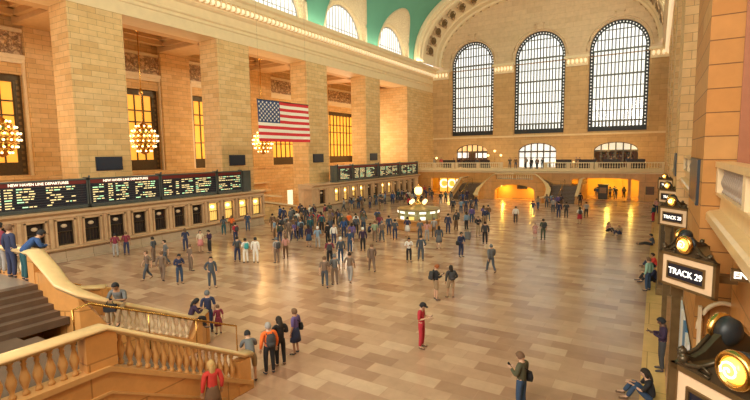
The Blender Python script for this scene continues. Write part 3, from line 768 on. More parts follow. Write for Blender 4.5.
# ---- departure boards
def board(y0,y1,title,label,seed,cols,extra=False,big=False):
    t=thing('departure_board',label,'departure board',(-34.05,(y0+y1)/2,3.55),group='departure boards over the ticket booths'); L=(y1-y0)/2
    m=MB(); m.box(-.35,0,-L,L,.16,1.98); m.build('screen',BLACK,t)
    m=MB()
    for a,b,e,g in ((-L,L,.0,.22),(-L,L,1.92,2.02),(-L,-L+.1,0,2.1),(L-.1,L,0,2.1)): m.box(-.4,.07,a,b,e,g)
    m.box(-.4,.09,-L,L,.1,.16); m.box(-.05,.1,-L*.3-.03,-L*.3+.03,-.02,.2); m.box(-.05,.1,L*.45-.03,L*.45+.03,-.02,.2)
    m.sphere((0,-L+.09,2.15),.08,8)
    m.build('frame',STEEL,t)
    m=MB(); m.box(0,.03,-L+.06,L-.06,1.66,1.92); st=m.build('title_strip',MAROON,t)
    if title: text(title,.24,axes((.035,0,1.79),(0,1,0),(0,0,1)),WHT,st,'title_lettering',.004,.004)
    rr=random.Random(seed); m=MB(); rows=8
    for r in range(rows):
        z=1.52-r*.165
        for (a,b) in cols:
            y=a*L
            while y<b*L-.08:
                w=rr.uniform(.1,.42); w=min(w,b*L-y)
                if rr.random()<.86: m.box(.0,.012,y,y+w,z-.03,z+.03,0 if rr.random()<.75 else 1)
                y+=w+.07
                if r>0 and rr.random()<.1: break
    m.build('departure_rows',[AMBT,glow('green_board_text_%d'%seed,(.55,1,.6),.9)],t)['kind']='stuff'
    m=MB()
    for r in range(9): z=1.6-r*.165; m.box(0,.008,-L+.1,L-.1,z-.008,z+.008)
    m.build('slat_line',STEEL,t)
    return t
board(11.0,16.9,'NEW HAVEN LINE DEPARTURES','departure board at far left with New Haven Line title on maroon strip',1,[(-.93,-.72),(-.66,-.5),(-.44,-.08),(.12,.72)])
board(16.95,22.42,'NEW HAVEN LINE DEPARTURES','second departure board from the left, dense amber rows in two columns',2,[(-.9,-.62),(-.5,-.38),(-.3,.05),(.25,.85)])
board(22.47,28.0,'','third departure board from the left, with pale title and short maroon ends',3,[(-.9,-.62),(-.5,-.4),(-.3,.1),(.2,.78)])
board(28.05,31.0,'','narrow departure board at the right end of the nearer booth row',4,[(-.85,.0),(.05,.85)])
m=MB(); m.box(-.4,.05,-.5,.5,0,2.0); m.box(.05,.08,-.4,.4,.2,1.8); tag(m.build('board_end_cabinet',STEEL,None,(-34.05,31.6,3.55)),'blank grey steel cabinet closing the right end of the nearer departure boards','cabinet')
m=MB(); m.box(-.4,.05,-.45,.45,0,2.05); m.box(.05,.08,-.35,.35,.2,1.8); tag(m.build('board_end_cabinet',STEEL,None,(-34.05,46.05,3.55)),'blank grey steel cabinet at the left end of the farther departure boards','cabinet')
board(46.6,49.9,'','small board of white writing at the left end of the farther booth row',5,[(-.6,.6)])
board(50.0,56.4,'','second board of the farther booth row, large pale letters in three columns',6,[(-.85,-.55),(-.45,-.1),(.05,.7)])
board(56.5,62.9,'','third board of the farther booth row, pale rows on dark ground',7,[(-.8,-.4),(-.3,.2),(.3,.75)])
board(63.0,69.3,'','last board of the farther booth row, beside the far corner',8,[(-.8,-.3),(-.15,.3),(.4,.8)])
for i,y in enumerate([19.55,32.25,45.25,58.4]):
    t=tag(MB().box(0,.1,-1.0,1.0,-.52,.52).box(.1,.13,-.9,.9,-.42,.42).build('wall_plaque',plain('dark_blue_screen_%d'%i,(.025,.035,.06),.3),None,(XL+.02,y,6.55)),'dark rectangular screen mounted on the %s giant pier from the left, above the boards'%['second','third','fourth','fifth'][i],'screen',group='dark screens on the giant piers')
t=tag(MB().box(-.1,.1,-.35,.35,0,2.9).build('lit_kiosk',glow('pale_kiosk_face',(1,.9,.6),.9),None,(-36.6,40.6,0.0)),'small pale lit panel at the foot of the pier between the two booth rows','panel')

# ---- information booth with its four-faced clock
t=thing('information_booth','round information booth with lit glass band and glowing clock on top, in mid hall','information booth',(-18.8,38.4,0))
m=MB(); m.lathe([(2.05,0),(2.05,.15),(1.95,.2),(1.95,.8),(2.1,.85),(2.1,.95),(0,.95)],n=24); m.build('counter',MARB,t)
m=MB(); m.lathe([(1.82,.95),(1.82,1.75)],n=24); m.build('glass_screen',plain('booth_interior',(.20,.20,.08),.3,noise=.5,scale=3,emit=.25,ecol=(.7,.6,.25)),t)
m=MB()
for k in range(16):
    a=2*pi*k/16; m.box(-.035,.035,-.03,.03,.95,1.85,0,Matrix.Rotation(a,4,'Z')@Matrix.Translation((1.9,0,0)))
m.lathe([(1.9,1.82),(2.0,1.84),(2.0,1.92),(1.9,1.96),(1.5,2.0),(.5,2.12),(.5,2.25),(0,2.25)],n=24); m.build('roof',plain('booth_roof_bronze',(.42,.30,.14),.35,.5),t)
for k in range(12):
    a=2*pi*k/12+.13
    m=MB(); m.box(-.3,.3,-.02,.02,1.55,1.74,0,Matrix.Rotation(a,4,'Z')@Matrix.Translation((0,1.93,0))); m.build('sign_plate',WHT,t)
    if k in (5,7,6): m=MB(); m.box(-.24,.24,-.02,.02,1.02,1.3,0,Matrix.Rotation(a,4,'Z')@Matrix.Translation((0,1.95,0))); m.build('notice',WHT if k!=6 else MT['booth_lit'],t)
m=MB(); m.lathe([(.42,2.25),(.3,2.4),(.16,2.5),(.14,3.0),(.26,3.1),(.26,3.14),(.1,3.2)],n=14); m.lathe([(.1,3.86),(.16,3.9),(.05,3.98),(.05,4.1),(0,4.16)],n=10); ck=m.build('clock_case',BRASS,t)
for k in range(4):
    a=pi/2*k+.4; m=MB(); m.lathe([(0,.26),(.19,.24),(.31,.17),(.36,.08)],n=18,M=Matrix.Rotation(a,4,'Z')@Matrix.Translation((0,-.1,3.53))@Matrix.Rotation(pi/2,4,'X')); m.build('clock_face',OPAL,ck)
for k in range(4):
    a=pi/2*k+pi/4+.35; p=Vector((.85*cos(a),.85*sin(a),0))
    m=MB(); m.tube([p+Vector((0,0,2.1)),p+Vector((0,0,2.3))],.04,6); m.sphere(p+Vector((0,0,2.5)),.2,10,1); m.build('corner_lamp',[BRASS,OPAL],t)

# ---- American flag hanging from the vault
def flag():
    t=thing('american_flag','large United States flag hanging flat in front of the piers on the left','flag',(-28,30.7,8.15))
    Wd,H=6.55,3.42; m=MB(); n=40
    def P(u,v,off=0): return (.10*sin(u*.95+.6)*(1-v/H*.6)+.05*sin(u*2.1+v)+off, u-Wd/2, v)
    for s in range(13):
        v1=H-H*s/13; v0=H-H*(s+1)/13
        for k in range(n):
            u0=Wd*k/n;u1=Wd*(k+1)/n
            mi=0 if s%2==0 else 1
            if s<7 and u1<=Wd*.4+1e-6: mi=2
            m.add([P(u0,v0),P(u1,v0),P(u1,v1),P(u0,v1)],[(0,1,2,3)],mi,True)
    cw=Wd*.4; ch=H*7/13
    for r in range(9):
        for c in range(6 if r%2==0 else 5):
            u=cw*((c*2+1 if r%2==0 else c*2+2))/12; v=H-ch*(r+1)/10
            for off in (.012,-.012):
                pts=[]
                for k in range(10):
                    R_=.125 if k%2==0 else .05; a=pi/2+k*pi/5; pts.append(P(u+R_*cos(a),v+R_*sin(a),off))
                m.add([P(u,v,off)]+pts,[(0,k+1,(k+1)%10+1) for k in range(10)],1)
    def fm(n_,c):
        x=plain(n_,c,.8,noise=.06,scale=20); return x
    me=m.build('cloth',[fm('flag_red',(.62,.03,.04)),fm('flag_white',(.85,.80,.72)),fm('flag_blue',(.03,.06,.17))],t)
    k=MB(); k.tube([(0,-Wd/2,H+.02),(0,Wd/2,H+.02)],.035,6); k.build('top_batten',IRON,t)
    k=MB()
    for y in (-Wd/2+.3,Wd/2-.3): k.tube([(0,y,H),(0,y,zmain(-28)-8.2)],.006,4)
    k.build('suspension_wire',IRON,t)
flag()

# ---- chandeliers in the loggia
for i,(x,y,z) in enumerate([(-41,14.6,8.6),(-41,25.65,8.7),(-41,40.9,8.6)]):
    t=thing('chandelier','many-bulbed globe chandelier glowing before the %s loggia window from the left'%['first','second','third'][i],'chandelier',(x,y,z),group='chandeliers in the loggia')
    m=MB(); m.tube([(0,0,1.5),(0,0,10.0)],.05,6); m.lathe([(.1,4.0),(.2,4.2),(.1,4.6)],n=8); m.lathe([(.0,9.6),(.3,9.9),(.3,10.1)],n=10); m.build('hanging_rod',BRASS,t)
    m=MB(); m.lathe([(0,-1.5),(.3,-1.35),(.75,-.9),(1.0,0),(.75,.9),(.3,1.35),(.08,1.6)],n=18)
    for zz,r in ((-.9,.8),(-.45,1.05),(0,1.15),(.45,1.05),(.9,.8)): m.lathe([(r,zz-.05),(r+.05,zz),(r,zz+.05)],n=20)
    m.build('chandelier_body',BRASS,t)
    for zz,r,n in ((-1.15,.62,8),(-.72,.98,12),(-.22,1.2,16),(.25,1.2,16),(.72,.98,12),(1.15,.62,8)):
        m=MB()
        for k in range(n): a=2*pi*k/n+zz; m.sphere((r*cos(a),r*sin(a),zz),.085,6)
        m.build('bulb_ring',BULB,t)
# ================================================================ right-hand wall (track gates)
XG=0.9
GREYB=plain('grey_veined_balusters',(.34,.27,.22),.35,noise=.3,scale=8)
LAMPG=plain('amber_lamp_glass',(1,.6,.15),.2,noise=.1,emit=1.6,ecol=(1,.55,.08))
for i,(y0,y1) in enumerate([(12.7,17.1),(27.5,32.6),(40.6,45.2),(53.8,58.4),(67.0,72.0)]):
    m=MB(); m.box(XG,4.5,y0,y1,5.0 if i==0 else 0,27)
    if i==0:
        mp=lambda u,z,d:(u,12.7+d,z)
        m.panel(mp,XG,4.5,0,5.0,[(1.45,.42,0,2.85,.62)],depth=.35,seg=14)
        m.add([(XG,12.7,0),(XG,17.1,0),(XG,17.1,5),(XG,12.7,5)],[(0,1,2,3)])
        m.box(1.1,2.2,13.0,13.1,0,4,1)
        for z in (3.55,): m.box(XG,1.16,12.66,12.7,0,.01)
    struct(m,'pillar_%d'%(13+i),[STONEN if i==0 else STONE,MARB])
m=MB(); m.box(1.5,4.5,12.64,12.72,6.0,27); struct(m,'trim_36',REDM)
m=MB(); m.box(.96,1.03,12.6,12.71,0,3.4); m.box(1.88,1.95,12.6,12.71,0,3.4); m.tube([(1.45-.48*cos(pi*k/16),12.66,2.85+.68*sin(pi*k/16)) for k in range(17)],.05,6); struct(m,'trim_37',CREAM2)
m=MB(); m.sweep([(XR,80,0),(XR,-10,0)],ENT); struct(m,'trim_38',CREAM)
m=MB(); y=20.0
while y<79.8: m.sphere((XR-.58,y,21.08),.2,8,sc=(1.2,.85,.95)); y+=.6
struct(m,'trim_39',BULBS)
m=MB(); m.box(4.3,4.6,-10,80,0,20); m.box(XR,4.5,72,80,0,20); struct(m,'wall_right',STONE)
# ledge, gate wall below it, and parapet above, bay by bay
bays=[(-6,12.66),(17.1,27.5),(32.6,40.6),(45.2,53.8),(58.4,67.0)]
for i,(y0,y1) in enumerate(bays):
    m=MB(); m.sweep([(1.0,y1,0),(1.0,y0,0)],[(0,5.42),(0,5.58),(-.06,5.62),(-.24,5.66),(-.26,5.98),(-3.3,5.98),(-3.3,5.3),(-.1,5.3),(-.04,5.36)]); struct(m,'trim_%d'%(40+i),COPE)
    n=max(1,round((y1-y0)/5.2)); ops=[]
    for k in range(n): c=y0+(y1-y0)*(k+.5)/n; ops.append((c,1.35,0.02,3.1,.6))
    mp=lambda u,z,d:(1.55+d,u,z)
    m=MB(); m.panel(mp,y0,y1,0,5.4,ops,depth=.5); struct(m,'wall_gate_%d'%(i+1),MARB)
    for k,(c,h,_,_,_) in enumerate(ops):
        t=thing('door_%d'%(i*3+k+1),None,None,(1.9,c,0)); t['kind']='structure'
        g=MB()
        for q in range(9): g.box(-.03,.03,-h+2*h*q/8-.025,-h+2*h*q/8+.025,0,3.1+.5*sqrt(max(0,1-(1-q/4)**2)))
        for z in (.1,1.1,2.1,3.1): g.box(-.04,.04,-h,h,z-.04,z+.04)
        g.build('gate_grille',BRONZE,t)
        g=MB(); g.box(.3,.34,-h-.2,h+.2,0,3.8); g.build('gate_backing',MT['booth_dark'],t)
    t=thing('balustrade','stone balustrade above the ledge of the %s bay of the right-hand wall'%['nearest','second','third','fourth','farthest'][i],'balustrade',(1.28,(y0+y1)/2,5.98)); L=(y1-y0)/2
    m=MB(); m.box(-.12,.12,-L,L,0,.07); m.build('base_rail',COPE,t)
    m=MB(); m.box(-.16,.16,-L,L,.62,.74); m.build('coping',COPE,t)
    npd=max(1,round(2*L/3.4)); 
    for k in range(npd+1):
        y=L-.12-(2*L-.24)*k/npd; m=MB(); m.box(-.13,.13,y-.14,y+.14,.07,.62); m.build('pedestal',CREAM,t)
    if i<2:
        me=baluster_mesh(.55,.95,10,GREYB); nn=int(2*L/.24)
        for k in range(min(nn,90)):
            y=L-.35-k*.24
            if y<-L+.2: break
            if min(abs(y-(L-.12-(2*L-.24)*q/npd)) for q in range(npd+1))<.2: continue
            o=bpy.data.objects.new('baluster',me); COL.objects.link(o); o.parent=t; o.location=(0,y,.07)
for y0,y1,z0,z1,l in ((13.4,16.1,5.65,6.75,'tall dark blue screen on the hall side of the nearest right-hand pier'),(28.6,31.4,5.6,6.8,'tall dark screen on the hall side of the second right-hand pier')):
    tag(MB().box(-.06,0,y0,y1,z0,z1).build('wall_screen',plain('screen_blue_%d'%int(y0),(.03,.045,.06),.3),None,(XG,0,0)),l,'screen')
# posters on the foot of the nearest pier
t=thing('poster_case','row of white and blue posters on the foot of the nearest right-hand pier','poster',(XG-.06,15,0))
for k,c in enumerate([(.75,.78,.78),(.08,.22,.42),(.8,.78,.74),(.6,.66,.7)]):
    MB().box(-.03,.03,-2.0+k*1.0,-1.1+k*1.0,.036,2.3).build('poster',plain('poster_paper_%d'%k,c,.5,noise=.25,scale=2),t)
# bronze case under the third gate sign
t=thing('bronze_case','tall greenish bronze case standing on the border strip beyond the TRACK 29 sign','cabinet',(.55,26.3,.036))
m=MB(); m.box(-.3,.3,-.8,.8,.12,4.1); m.box(-.34,.34,-.84,.84,0,.3); m.box(-.36,.36,-.86,.86,4.1,4.25); m.build('case_body',BRONZG,t)
m=MB(); m.box(-.24,.24,-.84,-.8,.5,3.8); m.box(-.18,.18,-.86,-.84,.6,3.7); m.build('front_panel',BRONZE,t)

def gate_sign(y,words,label,post=True,zt=4.86,lz=.28,dx=-.11,bx=1.12,by=.92):
    t=thing('track_sign',label,'sign',(dx,y,0)); zb=zt-.6
    A=(.30,0); 
    for s,nm in ((-1,'front_panel'),(1,'rear_panel')):
        B=(bx,s*by); L=sqrt((B[0]-A[0])**2+B[1]**2)
        xd=Vector((B[0]-A[0],B[1],0)).normalized(); nd=Vector((xd.y,-xd.x,0))*(1 if s<0 else -1)
        # panel frame: local x along panel, z up, y toward viewer normal
        if s<0: M=Matrix((xd,nd*-1,Vector((0,0,1)))).transposed().to_4x4()
        else: M=Matrix((xd,nd*-1,Vector((0,0,1)))).transposed().to_4x4()
        M.translation=Vector((A[0],A[1],zb))
        H=zt-zb
        m=MB(); m.box(-.02,L+.03,-.02,.03,0,H,0,M); body=m.build(nm,plain('sign_cream_%s_%d'%(nm,int(y)),(.80,.58,.38),.4,noise=.12),t)
        m=MB()
        for a,b,c,d in ((-.045,L+.045,-.04,.01),(-.045,L+.045,H-.01,H+.05),(-.045,.0,-.04,H+.05),(L-.02,L+.045,-.04,H+.05)): m.box(a,b,-.04,.04,c,d,0,M)
        x0,x1,z0,z1=.2,L-.22,.15,H-.16
        for a,b,c,d in ((x0-.035,x1+.035,z0-.035,z0),(x0-.035,x1+.035,z1,z1+.035),(x0-.035,x0,z0,z1),(x1,x1+.035,z0,z1)): m.box(a,b,-.05,.02,c,d,0,M)
        m.build('bronze_frame',BRONZG,body)
        m=MB(); m.box(x0,x1,-.03,.0,z0,z1,0,M); m.build('dark_field',BLACK,body)
        if s<0 and words:
            o=text(words,.175,M@axes(((x0+x1)/2,-.04,(z0+z1)/2-.01),(1,0,0),(0,0,1)),SIGNL,body,'sign_lettering',.004,.001)
        # swan-neck pediment with scrolls
        m=MB(); pts=[(0,0),(L*.08,.07),(L*.14,.04),(L*.24,.09),(L*.34,.2),(L*.42,.27),(L*.58,.27),(L*.66,.2),(L*.76,.09),(L*.86,.04),(L*.92,.07),(L,0)]
        for (a,h),(b,g) in zip(pts,pts[1:]):
            m.add([M@Vector(p) for p in ((a,-.03,H+.05),(b,-.03,H+.05),(b,-.03,H+.05+g),(a,-.03,H+.05+h),(a,.04,H+.05),(b,.04,H+.05),(b,.04,H+.05+g),(a,.04,H+.05+h))],[(0,1,2,3),(4,7,6,5),(3,2,6,7),(0,4,5,1)])
        def W(px,pz,py=-.04): return M@Vector((px,py,pz))
        for q in (0,1):
            sx=(lambda v:v) if q==0 else (lambda v:L-v)
            m.tube([W(sx(L*.34),H+.27),W(sx(L*.22),H+.14),W(sx(L*.12),H+.1),W(sx(L*.05),H+.12),W(sx(L*.04),H+.17),W(sx(L*.09),H+.18)],.022,6)
            m.sphere(W(sx(L*.08),H+.14),.05,8)
            m.tube([W(sx(L*.3),H+.08,-.05),W(sx(L*.22),H+.11,-.06),W(sx(L*.26),H+.17,-.06),W(sx(L*.31),H+.13,-.06)],.016,6)
        m.build('pediment',BRONZE,body)
        c=W(L/2,H+lz,-.05); rot=M.to_3x3().to_4x4()@Matrix.Rotation(pi/2,4,'X')
        m=MB(); m.lathe([(.11,.0),(.17,.0),(.185,.04),(.17,.08),(.135,.09),(.125,.05)],n=24,M=Matrix.Translation(c)@rot); m.lathe([(.13,-.03),(.165,-.01),(.15,-.1),(.09,-.15),(0,-.17)],n=20,M=Matrix.Translation(c)@rot,mi=1); lb=m.build('lamp_housing',[BRASS,IRON],body)
        m=MB(); m.lathe([(0,.12),(.07,.11),(.11,.08),(.127,.03)],n=20,M=Matrix.Translation(c)@rot); m.build('lamp_glass',LAMPG,lb)
        TT=Matrix.Translation(c)@rot; m=MB(); m.tube([TT@Vector((r_*cos(k*.55),r_*sin(k*.55),.135-r_*.35)) for k,r_ in [(q,.012+.0046*q) for q in range(19)]],.011,6); m.build('glowing_coil',BULB,lb)
    m=MB(); m.add([(.33,0,zb+.02),(1.14,-.9,zb+.02),(1.14,.9,zb+.02),(.33,0,zt+.04),(1.14,-.9,zt+.04),(1.14,.9,zt+.04)],[(0,2,1),(3,4,5)]); m.box(1.1,1.56,-.12,.12,zb+.1,zb+.25); m.build('canopy',BRONZG,t)
    if post:
        m=MB(); m.box(.5,.66,.02,.2,.036,zb); m.box(.46,.7,-.02,.24,.036,.3); m.box(.47,.69,-.01,.23,zb-.3,zb+.02); m.build('post',BRONZG,t)
gate_sign(5.6,'TRACK 30','large track sign at the bottom right corner with big glowing lamp in its scrolled top',zt=4.72,lz=.3,dx=-.03,bx=1.25,by=1.02)
gate_sign(11.2,'TRACK 29','angled bronze gate sign reading TRACK 29 under a glowing round lamp')
gate_sign(20.1,'TRACK 28','third gate sign along the right wall, just beyond TRACK 29, its white writing glowing')
gate_sign(28.6,'TRACK','fourth gate sign along the right wall, above the bronze case',post=False)
gate_sign(38.5,'TRACK','fifth and farthest gate sign along the right wall, small with glowing lamp')
t=thing('illuminated_sign','small illuminated sign with white letters cut off by the right edge of the view','sign',(1.33,9.4,4.92))
m=MB(); m.box(-.2,.3,0,.08,-.1,.1); m.box(.0,.05,.02,.06,.08,.42); m.build('sign_box',BRONZG,t)
text('ENT',.15,axes((-.17,-.012,0),(1,0,0),(0,0,1)),SIGNL,t,'sign_lettering',.005,.004,'LEFT')
# ================================================================ people
PC=dict(navy=(.03,.04,.10),black=(.018,.018,.022),slate=(.07,.085,.11),grey=(.14,.15,.16),lgrey=(.34,.33,.33),white=(.78,.76,.72),cream=(.72,.62,.48),taupe=(.20,.14,.105),brown=(.16,.09,.05),maroon=(.22,.03,.06),purple=(.13,.09,.28),darkpurple=(.04,.02,.055),denim=(.035,.07,.14),lblue=(.20,.31,.44),darkteal=(.02,.09,.11),green=(.06,.08,.05),olive=(.085,.085,.05),khaki=(.34,.24,.14),royal=(.03,.08,.24),crimson=(.46,.03,.05),red=(.60,.05,.04),orange=(.85,.17,.03),charcoal=(.05,.05,.055),dustypink=(.55,.28,.25),pink=(.65,.25,.25),mint=(.30,.52,.42),sage=(.28,.36,.24),teal=(.05,.33,.35),
 dark=(.025,.017,.012),ginger=(.35,.10,.03),blond=(.55,.36,.14))
PM={}
def cloth(c):
    if c not in PM: PM[c]=plain('cloth_'+c,PC[c],.85,noise=.14,scale=9)
    return PM[c]
SKINS=[plain('skin_light',(.62,.38,.26),.5,noise=.05),plain('skin_tan',(.45,.25,.15),.5,noise=.05),plain('skin_deep',(.16,.08,.05),.5,noise=.05)]
EYE=plain('eye_dark',(.02,.015,.012),.3,noise=0); LIP=plain('lip_tone',(.40,.14,.11),.5,noise=0)
def base_pose():
    P=dict(pelvis=(0,0,.95),waist=(0,0,1.07),chest=(0,-.01,1.26),neckb=(0,-.015,1.415),neck=(0,0,1.475),head=(0,.02,1.585))
    for s,k in ((-1,'L'),(1,'R')):
        P['hip'+k]=(s*.09,0,.88); P['kne'+k]=(s*.105,.015,.49); P['ank'+k]=(s*.11,-.02,.085); P['toe'+k]=(s*.135,.13,.04)
        P['sho'+k]=(s*.175,-.015,1.375); P['elb'+k]=(s*.235,-.045,1.105); P['wri'+k]=(s*.235,.03,.87)
        P['hanf'+k]=(0,.15,-1)
    P['look']=0.0
    return P
def pose(name):
    P=base_pose()
    def u(**k): P.update(k)
    if name=='stand2':
        u(kneL=(-.13,.06,.50),ankL=(-.15,.02,.085),toeL=(-.2,.15,.04),elbR=(.29,-.08,1.12),wriR=(.2,.06,1.0),hanfR=(-.5,.4,-.4),look=.1)
    elif name=='walk':
        u(kneL=(-.10,.17,.52),ankL=(-.11,.24,.10),toeL=(-.12,.39,.07),kneR=(.10,-.05,.49),ankR=(.11,-.27,.16),toeR=(.12,-.15,.05),
          elbL=(-.23,-.14,1.13),wriL=(-.22,-.14,.89),elbR=(.23,.03,1.11),wriR=(.21,.17,.93),pelvis=(0,0,.93),hipL=(-.09,.01,.87),hipR=(.09,-.01,.87))
    elif name=='phone':
        u(elbL=(-.24,.0,1.12),wriL=(-.08,.24,1.20),hanfL=(.35,.8,.25),elbR=(.24,.0,1.12),wriR=(.09,.25,1.18),hanfR=(-.35,.8,.25),look=.5,head=(0,.045,1.575))
    elif name=='bag':
        u(elbL=(-.25,.03,1.12),wriL=(-.05,.26,1.06),hanfL=(.8,.3,-.1),elbR=(.25,.02,1.10),wriR=(.12,.25,1.02),hanfR=(-.8,.3,-.1),look=.35)
    elif name=='lean':
        u(waist=(0,.06,1.05),chest=(0,.22,1.18),neckb=(0,.34,1.27),neck=(0,.39,1.32),head=(0,.45,1.40),
          shoL=(-.175,.30,1.235),shoR=(.175,.30,1.235),elbL=(-.22,.36,1.03),elbR=(.22,.36,1.03),wriL=(-.1,.55,1.04),wriR=(.1,.55,1.04),hanfL=(.7,.6,-.1),hanfR=(-.7,.6,-.1),look=.5)
    elif name=='sit_floor':
        u(pelvis=(0,0,.13),waist=(0,-.02,.26),chest=(0,.03,.46),neckb=(0,.08,.61),neck=(0,.10,.67),head=(0,.13,.78),
          hipL=(-.1,.03,.12),hipR=(.1,.03,.12),kneL=(-.15,.34,.45),kneR=(.16,.36,.43),ankL=(-.12,.50,.09),ankR=(.14,.56,.09),toeL=(-.14,.66,.045),toeR=(.15,.72,.045),
          shoL=(-.175,.06,.575),shoR=(.175,.06,.575),elbL=(-.24,.20,.37),elbR=(.25,.18,.36),wriL=(-.12,.40,.46),wriR=(.08,.38,.44),hanfL=(.3,.8,.3),hanfR=(-.3,.8,.3),look=.35)
    elif name=='sit_out':
        u(**{k:v for k,v in pose('sit_floor').items()}); u(kneL=(-.13,.47,.16),kneR=(.14,.45,.22),ankL=(-.12,.88,.08),ankR=(.13,.84,.08),toeL=(-.15,.96,.14),toeR=(.16,.92,.14))
    elif name=='sit_edge':
        u(pelvis=(0,-.05,.14),waist=(0,-.05,.27),chest=(0,.03,.46),neckb=(0,.10,.60),neck=(0,.13,.66),head=(0,.17,.76),
          hipL=(-.1,0,.11),hipR=(.1,0,.11),kneL=(-.14,.40,.10),kneR=(.14,.40,.10),ankL=(-.13,.40,-.30),ankR=(.13,.40,-.30),toeL=(-.14,.54,-.36),toeR=(.14,.54,-.36),
          shoL=(-.175,.07,.565),shoR=(.175,.07,.565),elbL=(-.24,.17,.34),elbR=(.24,.17,.34),wriL=(-.07,.36,.40),wriR=(.07,.36,.40),hanfL=(.3,.8,.2),hanfR=(-.3,.8,.2),look=.6)
    return P
def grow(chains, sub=1):
    """chains: list of (verts, radii, edges, root); returns raw mesh data grown with a Skin modifier"""
    vs=[];es=[];rad=[];roots=[]
    for V,Rr,E,root in chains:
        o=len(vs); vs+=[tuple(v) for v in V]; rad+=Rr; es+=[(a+o,b+o) for a,b in E]; roots.append(o+root)
    me=bpy.data.meshes.new('sk'); me.from_pydata(vs,es,[]); ob=bpy.data.objects.new('sk',me); COL.objects.link(ob)
    md=ob.modifiers.new('s','SKIN'); md.use_smooth_shade=True; md.branch_smoothing=.3
    sv=me.skin_vertices[0].data
    for i,r in enumerate(rad):
        sv[i].radius=(r,r) if isinstance(r,(int,float)) else r
        sv[i].use_root = i in roots
    if sub: s2=ob.modifiers.new('u','SUBSURF'); s2.levels=sub; s2.render_levels=sub
    bpy.context.view_layer.update(); dg=bpy.context.evaluated_depsgraph_get()
    m2=bpy.data.meshes.new_from_object(ob.evaluated_get(dg))
    V=[v.co.copy() for v in m2.vertices]; F=[list(p.vertices) for p in m2.polygons]
    bpy.data.objects.remove(ob); bpy.data.meshes.remove(me); bpy.data.meshes.remove(m2)
    return V,F
def headM(P):
    m=Matrix.Rotation(-P['look'],4,'X'); m.translation=Vector(P['head']); return m
_c={}
